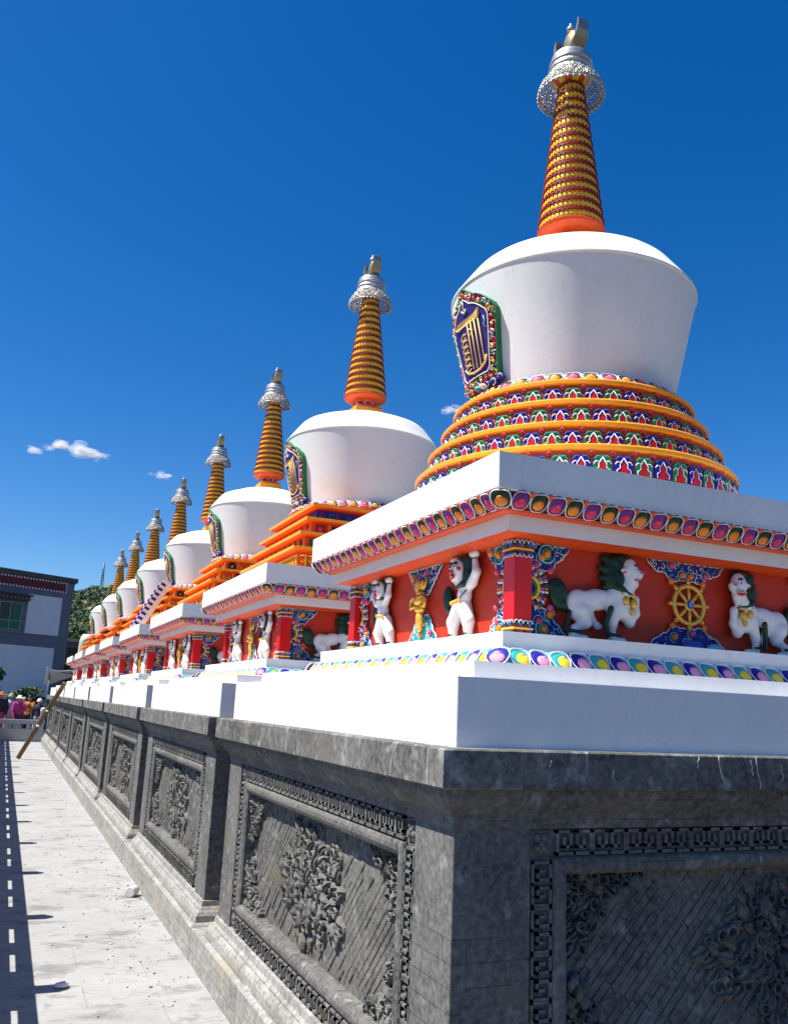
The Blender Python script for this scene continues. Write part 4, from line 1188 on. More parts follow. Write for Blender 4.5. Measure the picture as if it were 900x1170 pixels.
# ================================================================== step variants (separate builders)
def round_steps(root):
    levels = [(0.955, 2.83, 3.050), (0.880, 3.084, 3.200), (0.802, 3.234, 3.352), (0.728, 3.386, 3.494)]
    b = MB()
    b.lathe([(1.02, 2.812), (1.02, 2.832), (0.90, 2.835)], 'orange', 72)
    core = []
    for r, z0, z1 in levels:
        b.lathe([(r + 0.008, z0 - 0.004), (r - 0.010, z1)], 'orange_red', 72)
    b.lathe([(0.70, 3.524), (0.0, 3.526)], 'white_trim', 72)
    st = b.build('round_steps', root)
    zt = 3.046
    for i, (r, z0, z1) in enumerate(levels):
        b = MB()
        rin = r - 0.012
        b.lathe([(rin, z1 - 0.001), (r + 0.006, z1 + 0.001), (r + 0.014, z1 + 0.007), (r + 0.015, z1 + 0.025), (r + 0.006, z1 + 0.034), ((levels[i + 1][0] if i < 3 else 0.690) - 0.02, z1 + 0.034)], 'amber', 80)
        b.build('step_rim', st)
        b = MB()
        rr = r; H_ = min(z1 - z0, 0.130); zc = z1 - H_ / 2 - 0.002
        n = int(round(2 * math.pi * rr / 0.108 / 2)) * 2
        for k in range(n):
            a = 2 * math.pi * k / n
            M = Matrix.Rotation(a, 4, 'Z') @ Matrix.Translation((0, 0, zc)) @ face(rr - 0.001)
            w_ = 0.094; hh = H_ * 0.88; y0 = -H_ * 0.50
            col, cl2 = (('green', 'teal'), ('deep_blue', 'blue'))[k % 2]
            arch = [(-w_ / 2, y0), (w_ / 2, y0)] + [(w_ / 2 * math.cos(t), y0 + hh * 0.52 + hh * 0.42 * math.sin(t)) for t in [math.pi * q / 8 for q in range(9)]]
            b.prism(arch, -0.006, 0.010, col, M=M)
            for s_ in (-1, 1):
                b.tube([(s_ * w_ * 0.48, y0 + hh * 0.50, 0.012), (s_ * w_ * 0.36, y0 + hh * 0.62, 0.013), (s_ * w_ * 0.22, y0 + hh * 0.60, 0.013)], 0.0030, 'white_trim', 4, M=M)
                b.tube([(s_ * w_ * 0.44, y0 + hh * 0.72, 0.012), (s_ * w_ * 0.28, y0 + hh * 0.86, 0.013), (s_ * w_ * 0.08, y0 + hh * 0.84, 0.013)], 0.0028, cl2, 4, M=M)
                b.tube([(s_ * w_ * 0.36, y0 + 0.002, 0.012), (s_ * w_ * 0.38, y0 + hh * 0.22, 0.013), (s_ * w_ * 0.20, y0 + hh * 0.34, 0.013), (s_ * w_ * 0.22, y0 + hh * 0.50, 0.013), (0, y0 + hh * 0.80, 0.013)], 0.0030, 'white_trim', 4, M=M)
            b.prism([(-w_ * 0.26, y0), (w_ * 0.26, y0), (w_ * 0.22, y0 + hh * 0.22), (w_ * 0.12, y0 + hh * 0.28), (w_ * 0.13, y0 + hh * 0.44), (0, y0 + hh * 0.68), (-w_ * 0.13, y0 + hh * 0.44), (-w_ * 0.12, y0 + hh * 0.28), (-w_ * 0.22, y0 + hh * 0.22)], 0.0, 0.014, 'red', M=M)
            M2 = Matrix.Rotation(a + math.pi / n, 4, 'Z') @ Matrix.Translation((0, 0, zc)) @ face(rr - 0.004)
            b.prism([(-0.012, y0), (0.012, y0), (0.010, y0 + hh * 0.7), (-0.010, y0 + hh * 0.7)], -0.008, 0.004, 'purple', M=M2)
            b.tube([(-0.014, H_ * 0.36, 0.010), (0, H_ * 0.47, 0.014), (0.014, H_ * 0.36, 0.010)], 0.0038, 'pink', 4, M=M2)
            b.ell((0, H_ * 0.27, 0.008), (0.008, 0.008, 0.008), 'dark_green', 6, 4, M=M2)
        b.build('cloud_motif_band', st)

def square_steps(root, kind, ladder=False):
    tiers = [(0.942, 2.842, 3.010), (0.867, 3.037, 3.162), (0.794, 3.190, 3.312), (0.720, 3.340, 3.460)]
    b = MB()
    b.sq([(1.00, 2.812), (1.00, 2.840), (0.90, 2.842)], 'amber', True, True)
    for h, z0, z1 in tiers:
        b.sq([(h - 0.075, z0 - 0.004), (h - 0.075, z1 + 0.01)], 'orange_red', False, False)
        b.sq([(h - 0.035, z1 - 0.012), (h - 0.010, z1 - 0.002), (h, z1), (h, z1 + 0.028), (h - 0.06, z1 + 0.029)], ['orange_red', 'orange', 'amber', 'amber'], True, True)
    b.lathe([(0.70, 3.487), (0.70, 3.524), (0.0, 3.525)], 'orange_red', 64)
    st = b.build('square_steps', root)
    for i, (h, z0, z1) in enumerate(tiers):
        b = MB()
        for side in range(4):
            Rz = Matrix.Rotation(side * math.pi / 2, 4, 'Z')
            hp = h - 0.075; y0, y1 = z0, z1 - 0.012; hm = (y0 + y1) / 2
            n = 11 - i; cw = 2 * hp / n
            for k in range(n):
                u = -hp + cw * (k + 0.5)
                M = Rz @ face(hp)
                if kind == 'B':
                    if i == 3:
                        for q in range(3):
                            spiral(b, u + (q - 1) * cw * 0.30, hm, cw * 0.17, q * 2.1 + k, 1 if k % 2 else -1, ('purple', 'deep_blue', 'blue')[q], 0.012, 0.30, 0.9, 8, 5, M=M)
                        b.box(u - cw * 0.5, u + cw * 0.5, hm - 0.045, hm + 0.045, -0.002, 0.010, 'navy', M=M)
                    elif i == 2:
                        b.box(u - cw * 0.28, u + cw * 0.28, y0 + 0.012, y1 - 0.014, 0, 0.008, 'dark_green' if k % 2 else 'maroon', M=M)
                        b.ell((u, hm, 0.012), (cw * 0.17, 0.032, 0.014), 'magenta', 9, 5, M=M)
                        b.box(u + cw * 0.40, u + cw * 0.60, y0, y1, 0, 0.022, 'orange', M=M)
                    elif i == 1:
                        b.box(u - cw * 0.28, u + cw * 0.28, y0 + 0.012, y1 - 0.014, 0, 0.008, 'green', M=M)
                        b.ell((u, hm, 0.012), (cw * 0.15, 0.030, 0.014), 'dark_green', 9, 5, M=M)
                        b.box(u + cw * 0.40, u + cw * 0.60, y0, y1, 0, 0.022, 'orange', M=M)
                    else:
                        # raised gold script-like scrollwork on the lowest tier
                        for q in range(2):
                            uu = u + (q - 0.5) * cw * 0.5
                            b.tube([(uu - cw * 0.18, y1 - 0.030, 0.012), (uu + cw * 0.18, y1 - 0.030, 0.012)], 0.008, 'yellow', 5, M=M)
                            b.tube([(uu + cw * 0.12, y1 - 0.030, 0.012), (uu + cw * 0.13, hm - 0.02, 0.014), (uu + cw * 0.10, y0 + 0.022, 0.012)], 0.008, 'yellow', 5, M=M)
                            spiral(b, uu - cw * 0.05, hm, cw * 0.12, 1.0 + k * 1.7 + q, 1 if (k + q) % 2 else -1, 'yellow', 0.012, 0.36, 0.8, 7, 5, M=M)
                else:
                    if (k + i) % 2:
                        b.ell((u, hm, 0.006), (cw * 0.36, cw * 0.42 if cw * 0.42 < 0.055 else 0.055, 0.014), ('purple', 'dark_green')[(k // 2 + i) % 2], 14, 5, M=M)
                        b.ell((u, hm, 0.016), (cw * 0.20, 0.028, 0.014), 'maroon', 12, 5, M=M)
                        b.ell((u, hm, 0.028), (cw * 0.08, 0.012, 0.008), 'white_trim', 8, 4, M=M)
                    else:
                        for q in range(2):
                            spiral(b, u + (q - 0.5) * cw * 0.42, hm, cw * 0.17, q * math.pi, 1 if q else -1, 'spire_yellow', 0.008, 0.34, 0.9, 8, 5, M=M)
                    b.box(u + cw * 0.44, u + cw * 0.56, y0, y1, 0, 0.020, 'amber', M=M)
        b.build('tier_relief', st)
    if ladder:
        b = MB()
        # stair of painted flags running down the -X side
        p0 = Vector((-1.16, 0, 2.85)); p1 = Vector((-0.74, 0, 3.62))
        d = (p1 - p0).normalized(); nrm = Vector((-d.z, 0, d.x))
        M = Matrix(((0, d.x, nrm.x, p0.x), (-1, 0, 0, 0), (0, d.z, nrm.z, p0.z), (0, 0, 0, 1)))
        L = (p1 - p0).length
        b.box(-0.20, 0.20, 0, L, -0.03, 0.0, 'light_pink', M=M)
        for k in range(10):
            v = 0.03 + k * (L - 0.04) / 10
            b.box(-0.13, 0.13, v, v + 0.035, 0.0, 0.03, ('white_trim', 'pink')[k % 2], M=M)
        for s_ in (-1, 1):
            b.box(s_ * 0.2 - 0.022, s_ * 0.2 + 0.022, -0.02, L + 0.02, -0.10, 0.06, 'white_trim', M=M)
            for k in range(9):
                v = 0.02 + k * L / 9
                b.box(s_ * 0.2 - 0.026, s_ * 0.2 + 0.026, v, v + 0.045, -0.02, 0.064, 'navy', M=M)
        b.build('stairway', st)

KIND = ['A', 'B', 'C', 'C', 'B', 'C', 'B', 'C']
LAB = ['nearest white stupa on round orange tiers, its carved stone corner facing us',
       'second nearest stupa, on square orange tiers beside the round-tiered one',
       'third stupa from the near end, on square tiers with round medallions',
       'fourth stupa from the near end, with a striped stairway on its tiers',
       'fifth stupa from the near end, just beyond the one with a stairway',
       'sixth stupa from the near end, third last before the grey tarpaulin',
       'seventh stupa from the near end, last but one of the row',
       'farthest and smallest looking stupa at the very end of the row']
roots = [stupa]
for k in range(1, 8):
    c = copy_tree(stupa); c.location = (0, k * P_STEP, 0); roots.append(c)
proto = {}
for k, r in enumerate(roots):
    tag(r, LAB[k], 'stupa', 'eight white stupas in a row')
    kk = (KIND[k], k == 3)
    if kk not in proto:
        if KIND[k] == 'A': round_steps(r)
        else: square_steps(r, KIND[k], k == 3)
        proto[kk] = [o for o in r.children if o.name.startswith(('round_steps', 'square_steps'))][0]
    else:
        copy_tree(proto[kk], r)

# ================================================================== BALUSTRADES
def baluster_post(mb, x, y, h=1.16):
    w_ = 0.065
    mb.box(x - w_, x + w_, y - w_, y + w_, 0, h, 'granite')
    mb.box(x - w_ - 0.012, x + w_ + 0.012, y - w_ - 0.012, y + w_ + 0.012, h, h + 0.02, 'granite')
    mb.lathe([(0.05, h + 0.02), (0.066, h + 0.06), (0.066, h + 0.12), (0.05, h + 0.165), (0.02, h + 0.19), (0, h + 0.195)], 'granite', 16, axis=(x, y))
XB = -3.255
side_bal = empty('balustrade', (XB, 1.63, 0))
tag(side_bal, 'long grey stone balustrade with capped posts along the left edge of the walkway', 'balustrade')
for k in range(-4, 16):
    b = MB('granite'); baluster_post(b, 0, k * 1.8 + 0.05, 1.12)
    b.build('post', side_bal)
    if k < 15:
        y0, y1 = k * 1.8 + 0.05 + 0.065, (k + 1) * 1.8 + 0.05 - 0.065
        b = MB('granite')
        b.box(0, 0.06, y0, y1, 0, 0.70, 'granite')
        b.box(0, 0.065, y0, y1, 0.86, 0.925, 'granite')
        b.box(0, 0.06, y0, y0 + 0.30, 0.70, 0.86, 'granite')
        b.box(0, 0.06, (y0 + y1) / 2 - 0.15, (y0 + y1) / 2 + 0.15, 0.70, 0.86, 'granite')
        b.box(0, 0.06, y1 - 0.30, y1, 0.70, 0.86, 'granite')
        b.build('rail_panel', side_bal)
far_bal = empty('balustrade', (-3.2, 28.75, 0))
tag(far_bal, 'low pierced stone balustrade crossing the far end of the walkway in front of the visitors', 'balustrade')
b = MB('granite')
b.box(0, 1.6, -0.06, 0.06, 0, 0.42, 'granite'); b.box(-0.02, 1.6, -0.085, 0.085, 0.58, 0.72, 'granite')
for x in (0.0, 0.32, 0.62, 0.70, 1.02, 1.30, 1.52):
    b.box(x, x + 0.06, -0.05, 0.05, 0.42, 0.58, 'granite')
for x0, s_ in ((0.12, 1), (0.42, -1), (0.82, 1), (1.12, -1)):
    b.prism([(x0 - 0.04, 0.42), (x0 + 0.0, 0.42), (x0 + 0.05, 0.47), (x0 + 0.0, 0.58), (x0 - 0.04, 0.58)][::s_], -0.045, 0.045, 'granite', M=Matrix(((1, 0, 0, 0), (0, 0, -1, 0), (0, 1, 0, 0), (0, 0, 0, 1))), back=True)
b.build('rail_panel', far_bal)
b = MB('granite'); b.box(1.42, 1.58, -0.08, 0.08, 0, 0.98, 'granite')
b.lathe([(0.07, 0.98), (0.09, 1.02), (0.09, 1.10), (0.05, 1.15), (0, 1.16)], 'granite', 16, axis=(1.5, 0))
b.build('post', far_bal)

# ================================================================== BEAM, STONES, DEBRIS
b = MB('wood')
p0 = Vector((-2.483, 20.39, 0.05)); p1 = Vector((-1.66, 19.4, 1.94))
d = (p1 - p0).normalized(); a = d.cross(Vector((0, 1, 0))).normalized(); c_ = d.cross(a)
M = Matrix(((a.x, c_.x, d.x, p0.x), (a.y, c_.y, d.y, p0.y), (a.z, c_.z, d.z, p0.z), (0, 0, 0, 1)))
L = (p1 - p0).length
b.box(-0.055, 0.055, -0.04, 0.04, -0.03, L, 'wood', M=M)
beam = b.build('wooden_beam', bevel=0.006)
tag(beam, 'rough brown timber beam leaning on the far bases', 'beam')
b = MB('white_trim')
for t, sz in ((0.42, 0.05), (0.62, 0.04)):
    p = p0 + d * L * t
    b.ell((p.x + 0.0, p.y - 0.06, p.z), (sz, sz * 0.6, sz * 0.6), 'white_trim', 8, 5)
tb = b.build('cloth_tie', beam)
b = MB('granite')
b.lathe([(0.0, -0.06), (0.036, -0.06), (0.042, -0.05), (0.044, 0.05), (0.038, 0.06), (0.0, 0.06)], 'mortar', 24, cap=False)
o = b.build('stone_roller'); o.location = (-1.80, 3.98, 0.044); o.rotation_euler = (R(90), 0, R(-32))
tag(o, 'small white cylindrical stone offcut lying by the foot of the base', 'stone')
b = MB('granite')
V, F = sdf_mesh([('e', (0, 0, 0.014), (0.042, 0.03, 0.016)), ('e', (0.02, 0.008, 0.018), (0.026, 0.02, 0.014))], 0.01, 0.004, 0.01)
b.add(V, F, 'white_trim', True)
o = b.build('pebble'); o.location = (-2.52, 1.59, 0.001); tag(o, 'flat white pebble lying in the shadow of a post', 'stone')
# dust and plaster crumbs: too many to count
rd = random.Random(77)
b = MB('mortar')
for _ in range(300):
    y = rd.uniform(-0.5, 24) if rd.random() < 0.6 else rd.uniform(1, 7); x = -1.72 - abs(rd.gauss(0, 0.35))
    if x < -2.7: continue
    s_ = rd.uniform(0.003, 0.010)
    b.ell((x, y, s_ * 0.4), (s_ * rd.uniform(0.8, 1.6), s_, s_ * 0.6), rd.choice(('mortar', 'granite', 'slate')), 5, 3)
tag(b.build('plaster_crumbs'), 'scattered crumbs of plaster on the paving along the wall', 'rubble', kind='stuff')

# ================================================================== BUILDING
bdv = Vector((0.88455, 0.46644, 0)); bn = Vector((0.46644, -0.88455, 0))
OB = Vector((-0.47, 42, 0))
# local: x = distance to the left of the corner, y = outwards, z = up
MBLD = Matrix(((-bdv.x, bn.x, 0, OB.x), (-bdv.y, bn.y, 0, OB.y), (0, 0, 1, 0), (0, 0, 0, 1)))
bld = empty('tibetan_building'); bld.matrix_world = MBLD
tag(bld, 'blue-grey flat-roofed Tibetan building with whitewashed panels and maroon frieze of white dots', 'building')
# whitewashed panels are recessed areas of the wall plane
b = MB('wall_slate')
b.box(0, 16, -9, 0, 0, 6.45, 'wall_slate')
wl = b.build('wall', bld)
b = MB('wall_white')
b.box(0.55, 2.30, 0, 0.02, 4.38, 6.25, 'wall_white')
b.box(0.65, 15, 0, 0.02, 0.9, 3.77, 'wall_white')
b.box(4.3, 6.1, 0, 0.02, 4.38, 6.25, 'wall_white')
b.build('whitewashed_panel', bld)
b = MB('parapet_dark')
b.box(-0.05, 16.1, -9.1, 0.04, 6.45, 6.53, 'wall_slate')
b.box(-0.02, 16.1, -9.1, 0.03, 6.53, 7.02, 'wall_slate')
b.box(0.42, 16.0, 0.0, 0.06, 6.53, 7.02, 'frieze_maroon')
b.box(-0.12, 16.2, -9.2, 0.14, 7.08, 7.30, 'parapet_dark')
b.box(-0.06, 16.1, -9.1, 0.06, 7.02, 7.08, 'parapet_dark')
par = b.build('parapet', bld)
b = MB('white_trim')
for i in range(90):
    x = 0.45 + i * 0.16
    if x > 9: break
    for z in (6.55, 6.99):
        b.ell((x, 0.075, z), (0.046, 0.02, 0.046), 'white_trim', 8, 4)
for z in (6.66, 6.77, 6.88): b.ell((0.45, 0.075, z), (0.036, 0.02, 0.036), 'white_trim', 8, 4)
b.build('white_dots', par)
def window(x0, x1, z0, z1):
    b = MB('window_black')
    b.prism([(x0 - 0.22, z0 - 0.16), (x1 + 0.22, z0 - 0.16), (x1 + 0.12, z1 + 0.1), (x0 - 0.12, z1 + 0.1)], 0.0, 0.05, 'wall_slate', M=Matrix(((1, 0, 0, 0), (0, 0, 1, 0), (0, 1, 0, 0), (0, 0, 0, 1))))
    b.box(x0, x1, 0.05, 0.06, z0, z1, 'window_black')
    wn = b.build('window', bld)
    b = MB('window_frame')
    zs_ = z0 + 0.42
    for xx in (x0, (x0 + x1) / 2, x1): b.box(xx - 0.03, xx + 0.03, 0.06, 0.10, z0, z1, 'window_frame')
    for zz in (z0, zs_, z1): b.box(x0 + 0.03, x1 - 0.03, 0.061, 0.095, zz - 0.025, zz + 0.025, 'window_frame')
    b.box(x0 + 0.03, x1 - 0.03, 0.06, 0.075, z0 + 0.02, zs_, 'window_green')
    b.box(x0 + 0.04, (x0 + x1) / 2 - 0.12, 0.062, 0.07, zs_ + 0.03, z1 - 0.03, 'window_green')
    b.build('window_sash', wn)
    b = MB('hood_cloth')
    b.box(x0 - 0.35, x1 + 0.35, 0.02, 0.42, z1 + 0.36, z1 + 0.42, 'hood_cloth')
    b.box(x0 - 0.25, x1 + 0.25, 0.02, 0.30, z1 + 0.14, z1 + 0.36, 'hood_cloth')
    for i in range(9):
        xx = x0 - 0.2 + i * (x1 - x0 + 0.4) / 8
        b.box(xx - 0.035, xx + 0.035, 0.30, 0.36, z1 + 0.18, z1 + 0.28, 'wall_slate')
    b.build('window_hood', wn)
window(2.62, 3.72, 4.48, 5.74)
window(6.5, 7.6, 4.48, 5.74)

# low pavilion behind, grey tarpaulin and cream shelter beyond the row's end
lo = empty('pavilion'); lo.location = (1.1, 47.5, 0)
tag(lo, 'small dark pavilion with thin pale eaves between the building and the stupas', 'pavilion')
b = MB('parapet_dark'); b.box(-1.6, 3.5, 0, 4, 0, 4.1, 'parapet_dark'); b.box(-1.5, 3.5, -0.02, 0, 2.6, 3.0, 'bark'); b.build('wall', lo)
b = MB('cream'); b.box(-1.9, 3.8, -0.5, 4.3, 4.45, 4.60, 'cream'); b.box(-1.7, 3.6, -0.3, 4.1, 4.1, 4.45, 'shingle'); b.box(-1.9, 3.8, -0.6, 0.1, 3.2, 3.28, 'cream'); b.build('roof', lo)
for x in (-1.5, 0.2, 1.6):
    b = MB('bark'); b.lathe([(0.07, 0), (0.07, 4.1)], 'bark', 10, axis=(x, -0.35)); b.build('column', lo)

b = MB('tarp')
vs_ = []; NU, NV = 26, 14
for j in range(NV + 1):
    for i in range(NU + 1):
        u, v = i / NU, j / NV
        x = -1.72 + 1.15 * u; z = 2.50 - 0.62 * v * (1 - 0.62 * min(1, u * 1.25)) + 0.05 * math.sin(u * 3.0) - 0.05 * u
        y = 29.6 + 0.9 * v * 0.3 + 0.05 * math.sin(u * 16 + v * 2) * (0.4 + v) + (0.5 * u)
        z += -0.07 * math.sin(math.pi * min(1, u * 1.4)) * (1 - v) + 0.06 * (u < 0.06)
        vs_.append((x, y, z))
b.add(vs_, [(j * (NU + 1) + i, j * (NU + 1) + i + 1, (j + 1) * (NU + 1) + i + 1, (j + 1) * (NU + 1) + i) for j in range(NV) for i in range(NU)], 'tarp', True)
tr = empty('tarpaulin_shelter'); tag(tr, 'sagging grey tarpaulin draped over a frame at the far end of the row', 'tarpaulin')
sheet = b.build('sheet', tr); md = sheet.modifiers.new('thick', 'SOLIDIFY'); md.thickness = 0.02
b = MB('steel')
for x, y in ((-1.6, 29.75), (-0.62, 30.1)): b.tube([(x, y, 0), (x, y, 2.42)], 0.025, 'steel', 8)
b.tube([(-1.6, 29.75, 2.42), (-0.62, 30.1, 2.38)], 0.025, 'steel', 8)
b.build('frame', tr)

b = MB('cream')
vs_ = []
N_ = 16
for i in range(N_ + 1):
    t = i / N_; a = math.pi * 0.5 * min(1, max(0, (t - 0.55) / 0.45))
    if t < 0.55: x, z = 0.0, t / 0.55 * 3.9
    else: x, z = 0.45 * (1 - math.cos(a)), 3.9 + 0.30 * math.sin(a)
    vs_ += [(-0.17 + 0.22 * t + 0.2 * x, x, z), (0.20 + 0.22 * t + 0.2 * x, x, z)]
b.add(vs_, [(2 * i, 2 * i + 1, 2 * i + 3, 2 * i + 2) for i in range(N_)], 'cream', True)
o = b.build('curved_screen'); o.location = (-0.58, 31.2, -0.25); md = o.modifiers.new('thick', 'SOLIDIFY'); md.thickness = 0.05
tag(o, 'cream curved screen panel rising behind the last stupa', 'screen')

# ================================================================== PEOPLE (behind the far balustrade)
def person(x, y, h, top, bottom, hat, label, rz=0, lift=False, brim=0.0):
    s = h / 1.70
    root = empty('person', (x, y, 0), rz)
    tag(root, label, 'person')
    al = [('c', (-0.19, 1.38, 0), (-0.25, 1.10, 0.02), 0.055, 0.042), ('c', (-0.25, 1.10, 0.02), (-0.22, 0.86, 0.12), 0.040, 0.030), ('e', (-0.22, 0.80, 0.14), (0.03, 0.05, 0.03))]
    ar = [('c', (0.19, 1.38, 0), (0.25, 1.10, 0.02), 0.055, 0.042), ('c', (0.25, 1.10, 0.02), (0.22, 0.86, 0.12), 0.040, 0.030), ('e', (0.22, 0.80, 0.14), (0.03, 0.05, 0.03))]
    if lift:
        ar = [('c', (0.19, 1.38, 0), (0.24, 1.14, 0.12), 0.055, 0.042), ('c', (0.24, 1.14, 0.12), (0.10, 1.34, 0.26), 0.040, 0.030), ('e', (0.09, 1.38, 0.27), (0.035, 0.045, 0.03))]
    body = [('e', (0, 1.58, 0.01), (0.075, 0.105, 0.092)), ('e', (0, 1.565, 0.10), (0.014, 0.022, 0.018)), ('e', (-0.078, 1.57, 0), (0.012, 0.028, 0.018)), ('e', (0.078, 1.57, 0), (0.012, 0.028, 0.018)),
            ('c', (0, 1.42, 0), (0, 1.52, 0), 0.052, 0.048), ('e', (0, 1.30, 0), (0.185, 0.15, 0.105)), ('e', (0, 1.08, 0), (0.150, 0.18, 0.095)), ('e', (0, 0.93, 0), (0.165, 0.12, 0.105))]
    for sx in (-1, 1):
        body += [('c', (sx * 0.09, 0.88, 0), (sx * 0.10, 0.48, 0.01), 0.085, 0.058), ('c', (sx * 0.10, 0.48, 0.01), (sx * 0.10, 0.08, -0.01), 0.055, 0.036), ('e', (sx * 0.10, 0.04, 0.05), (0.042, 0.038, 0.115))]
    TM = Matrix(((s, 0, 0, 0), (0, 0, -s, 0), (0, s, 0, 0), (0, 0, 0, 1)))
    def mk(name, prims, mat, k=0.03):
        V, F = sdf_mesh(prims, k, 0.022, 0.05); b = MB(mat); b.T = TM; b.add(V, F, mat, True); return b.build(name, root)
    mk('body', body + al + ar, 'skin')
    def grow(p, g):
        return ('c', p[1], p[2], p[3] + g, p[4] + g) if p[0] == 'c' else ('e', p[1], tuple(q + g for q in p[2]))
    mk('shirt', [grow(p, 0.022) for p in body[5:8]] + [grow(al[0], 0.022), grow(ar[0], 0.022), grow(al[1], 0.018), grow(ar[1], 0.018)], top)
    mk('trousers', [grow(p, 0.022) for p in (body[7], body[8], body[9], body[11], body[12])], bottom)
    mk('hair', [('e', (0, 1.61, -0.02), (0.085, 0.095, 0.092)), ('e', (0, 1.52, -0.06), (0.07, 0.09, 0.05))], 'hair')
    b = MB('black'); b.T = TM
    for sx in (-1, 1): b.ell((sx * 0.028, 1.585, 0.094), (0.011, 0.007, 0.006), 'black', 6, 4)
    b.ell((0, 1.525, 0.088), (0.022, 0.006, 0.008), 'magenta', 6, 4)
    b.build('face_features', root)
    if hat:
        b = MB(hat); b.T = TM @ Matrix.Translation((0, 1.63, 0)) @ Matrix.Rotation(R(-90), 4, 'X')
        b.ell((0, 0, 0), (0.10, 0.11, 0.10), hat, 16, 6, half=True)
        if brim: b.lathe([(0.09, 0.0), (0.09 + brim, -0.03), (0.09 + brim, -0.018), (0.09, 0.012)], hat, 20)
        b.build('hat', root)
    return root
person(-2.46, 31.0, 1.50, 'cloth_pink', 'cloth_dark', 'cloth_white', 'person in a bright pink coat and white sun hat, hand raised to face', R(25), True, 0.08)
person(-2.10, 31.4, 1.52, 'cloth_orange', 'cloth_dark', 'hair', 'person in an orange top with dark hair, facing the pink coat', R(-30), True)
person(-2.28, 31.9, 1.48, 'cloth_magenta', 'cloth_magenta', None, 'person in dark magenta partly hidden between the pink coat and the orange top', R(10))
person(-2.75, 31.7, 1.55, 'cloth_lilac', 'cloth_grey', 'cloth_grey', 'person in a pale lilac shirt and grey cap', R(5), False, 0.04)
person(-1.80, 30.2, 1.42, 'cloth_dark', 'cloth_grey', 'cloth_white', 'person in dark clothes and a white cap beside the end post of the balustrade', R(-20), False, 0.03)
person(-3.08, 31.2, 1.60, 'cloth_dark', 'cloth_magenta', 'cloth_orange', 'person in black with a broad orange hat at the left edge', R(0), False, 0.12)

# ================================================================== TREES
def leaves(mb, blobs, n, size, mats, seed):
    rd = random.Random(seed)
    for _ in range(n):
        c, r = rd.choice(blobs)
        while True:
            q = Vector((rd.uniform(-1, 1), rd.uniform(-1, 1), rd.uniform(-1, 1)))
            if 0.35 < q.length < 1: break
        p = Vector((c[0] + q.x * r[0], c[1] + q.y * r[1], c[2] + q.z * r[2]))
        s_ = size * rd.uniform(0.6, 1.3)
        a = Vector((rd.gauss(0, 1), rd.gauss(0, 1), rd.gauss(0, 0.6))).normalized()
        b_ = a.cross(Vector((rd.gauss(0, 1), rd.gauss(0, 1), rd.gauss(0, 1)))).normalized()
        mb.add([p - a * s_, p + b_ * s_ * 0.5, p + a * s_, p - b_ * s_ * 0.5], [(0, 1, 2, 3)], rd.choice(mats))
def tree(name, x, y, h, r, label, seed, mats, cat='tree', leaf=0.12, n=1600, trunk=0.12, low=0.35, group=None):
    rd = random.Random(seed)
    root = empty(name, (x, y, 0)); tag(root, label, cat, group)
    b = MB('bark'); pts = [(0, 0, 0), (0.04 * r, 0, h * 0.3), (-0.03 * r, 0.02, h * 0.6), (0, 0, h * 0.85)]
    b.tube(pts, [trunk, trunk * 0.8, trunk * 0.5, trunk * 0.15], 'bark', 8)
    for k in range(6):
        a = rd.uniform(0, 6.28); z = h * rd.uniform(low, 0.75)
        b.tube([(0, 0, z), (r * 0.45 * math.cos(a), r * 0.45 * math.sin(a), z + h * 0.10), (r * 0.8 * math.cos(a), r * 0.8 * math.sin(a), z + h * 0.18)], [trunk * 0.4, trunk * 0.25, trunk * 0.08], 'bark', 5)
    b.build('trunk', root)
    bl = []
    for k in range(13):
        a = rd.uniform(0, 6.28); q = rd.uniform(0.1, 0.75); z = h * rd.uniform(low + 0.08, 0.92)
        f = 1 - abs(z / h - 0.6)
        bl.append(((r * q * f * math.cos(a), r * q * f * math.sin(a), z), (r * rd.uniform(0.28, 0.45), r * rd.uniform(0.28, 0.45), h * rd.uniform(0.08, 0.13))))
    b = MB(*mats); leaves(b, bl, n, leaf, mats, seed)
    b.build('crown', root)
    return root
D3 = ['leaf_dark', 'leaf_dark', 'leaf_mid']; L3 = ['leaf_mid', 'leaf_light', 'leaf_dark']; Y3 = ['leaf_light', 'leaf_light', 'leaf_mid']
tree('shrub', -2.2, 37.2, 1.95, 1.15, 'dark rounded shrub growing behind the visitors', 101, D3, 'shrub', 0.09, 2600, 0.05, 0.1)
tree('shrub', -3.75, 33.5, 2.7, 0.85, 'tall dark shrub against the building at the left edge', 102, D3, 'shrub', 0.09, 2400, 0.06, 0.1)
tree('tree', 3.0, 62, 6.6, 1.9, 'sunlit yellow-green tree between the pavilion and the farthest stupa', 103, Y3, leaf=0.16, n=2400)
tree('tree', 1.4, 66, 6.2, 2.0, 'mid green tree directly behind the pavilion roof', 104, L3, leaf=0.16, n=2400)
tree('tree', 6.5, 70, 7.2, 2.6, 'dark bushy tree half hidden behind the last stupas', 105, D3, leaf=0.18, n=2400)
tree('shrub', -0.2, 40.6, 2.7, 0.8, 'dark bush at the foot of the building corner', 106, D3, 'shrub', 0.10, 1800, 0.06, 0.1)

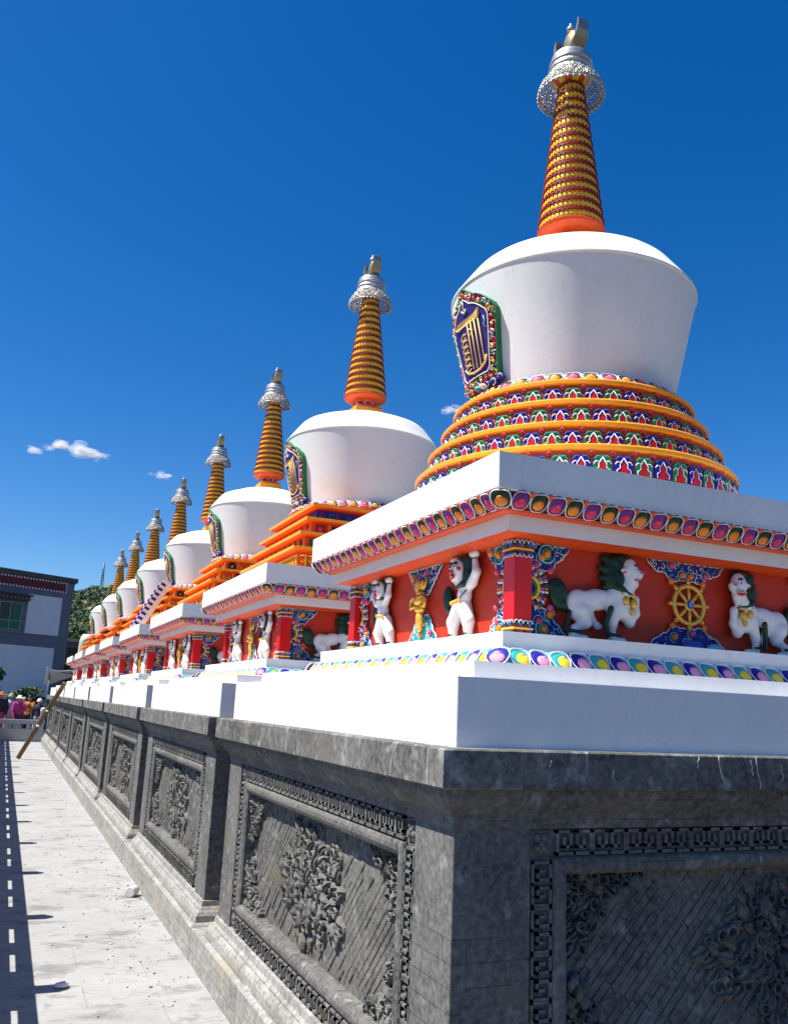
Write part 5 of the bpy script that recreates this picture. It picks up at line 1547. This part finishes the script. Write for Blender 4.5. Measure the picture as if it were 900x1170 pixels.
# hillside forest (one mass) and the mast
rd = random.Random(9)
b = MB('hill_leaf_a', 'hill_leaf_b', 'leaf_light', 'leaf_dark')
cnt = 0
while cnt < 8000:
    x = rd.uniform(-70, 110); y = rd.uniform(210, 425)
    if rd.random() < 0.7: x = rd.uniform(8, 62)
    if 28 < x < 46 and y > 372 and hill_h(x, y) > 41.0: continue
    z = hill_h(x, y); cnt += 1
    s_ = rd.uniform(0.6, 1.35) * (0.8 + 0.4 * rd.random())
    m1 = rd.choice(['hill_leaf_a', 'hill_leaf_a', 'hill_leaf_b', 'leaf_dark'])
    if y < 300 and rd.random() < 0.3: m1 = 'leaf_light'
    for _ in range(12):
        while True:
            q = Vector((rd.uniform(-1, 1), rd.uniform(-1, 1), rd.uniform(-1, 1)))
            if 0.4 < q.length < 1: break
        p = Vector((x + q.x * s_ * 0.75, y + q.y * s_ * 0.75, z + s_ * 0.9 + q.z * s_ * 0.85))
        a = Vector((rd.gauss(0, 1), rd.gauss(0, 1), rd.gauss(0, 1))).normalized(); c_ = a.orthogonal().normalized(); e = s_ * 0.42
        b.add([p - a * e, p + c_ * e * 0.7, p + a * e, p - c_ * e * 0.7], [(0, 1, 2, 3)], m1)
tag(b.build('hillside_forest'), 'dense dark green trees covering the hill', 'forest', kind='stuff')
b = MB('steel')
zb = hill_h(31, 400) - 0.5; zt = zb + 11.5
for k in range(3):
    a = k * 2.094 + 0.3
    b.tube([(31 + 0.75 * math.cos(a), 400 + 0.75 * math.sin(a), zb), (31 + 0.16 * math.cos(a), 400 + 0.16 * math.sin(a), zt)], 0.14, 'steel', 5)
    for q in range(9):
        t0, t1 = q / 9, (q + 1) / 9
        r0, r1 = 0.75 - 0.59 * t0, 0.75 - 0.59 * t1; a2 = a + 2.094
        b.tube([(31 + r0 * math.cos(a), 400 + r0 * math.sin(a), zb + (zt - zb) * t0), (31 + r1 * math.cos(a2), 400 + r1 * math.sin(a2), zb + (zt - zb) * t1)], 0.06, 'steel', 4)
b.box(30.55, 31.45, 399.6, 400.4, zb + 5.2, zb + 5.7, 'steel')
b.box(30.4, 31.6, 399.7, 400.3, zb + 8.2, zb + 8.35, 'steel')
tag(b.build('radio_mast'), 'thin steel lattice radio mast on the hilltop', 'mast')

# ================================================================== CLOUDS
def cloud(dirs, seed, label, dist=3000.0):
    rd = random.Random(seed); b = MB('cloud_white')
    C0 = Vector((-3.06, -4.35, 1.72))
    c0 = C0 + Vector(dirs[0][0]) * dist
    for d_, r, n in dirs:
        c = C0 + Vector(d_) * dist
        for _ in range(n * 2):
            q = Vector((rd.gauss(0, 1), rd.gauss(0, 1), rd.gauss(0, 0.45))) * r * 0.55
            s_ = r * rd.uniform(0.2, 0.6)
            b.ell(c + q - c0, (s_ * 1.5, s_ * 1.3, s_ * 0.5), 'cloud_white', 12, 7)
    o = b.build('cloud'); o.location = c0
    tag(o, label, 'cloud')
cloud([((0.0429, 0.9659, 0.2556), 30, 26), ((0.062, 0.9655, 0.2525), 24, 18), ((0.022, 0.967, 0.2585), 22, 16), ((-0.002, 0.9684, 0.2500), 18, 10), ((0.010, 0.968, 0.2535), 14, 7)], 1, 'largest white wisp of cloud, low over the roof of the building')
cloud([((0.1306, 0.9619, 0.2402), 16, 10), ((0.136, 0.9612, 0.2398), 12, 6)], 2, 'tiny faint cloud left of the spires in the middle of the row')
cloud([((0.4268, 0.8401, 0.3347), 20, 14), ((0.436, 0.8360, 0.3335), 15, 8)], 3, 'small cloud peeping out between the two nearest stupas')
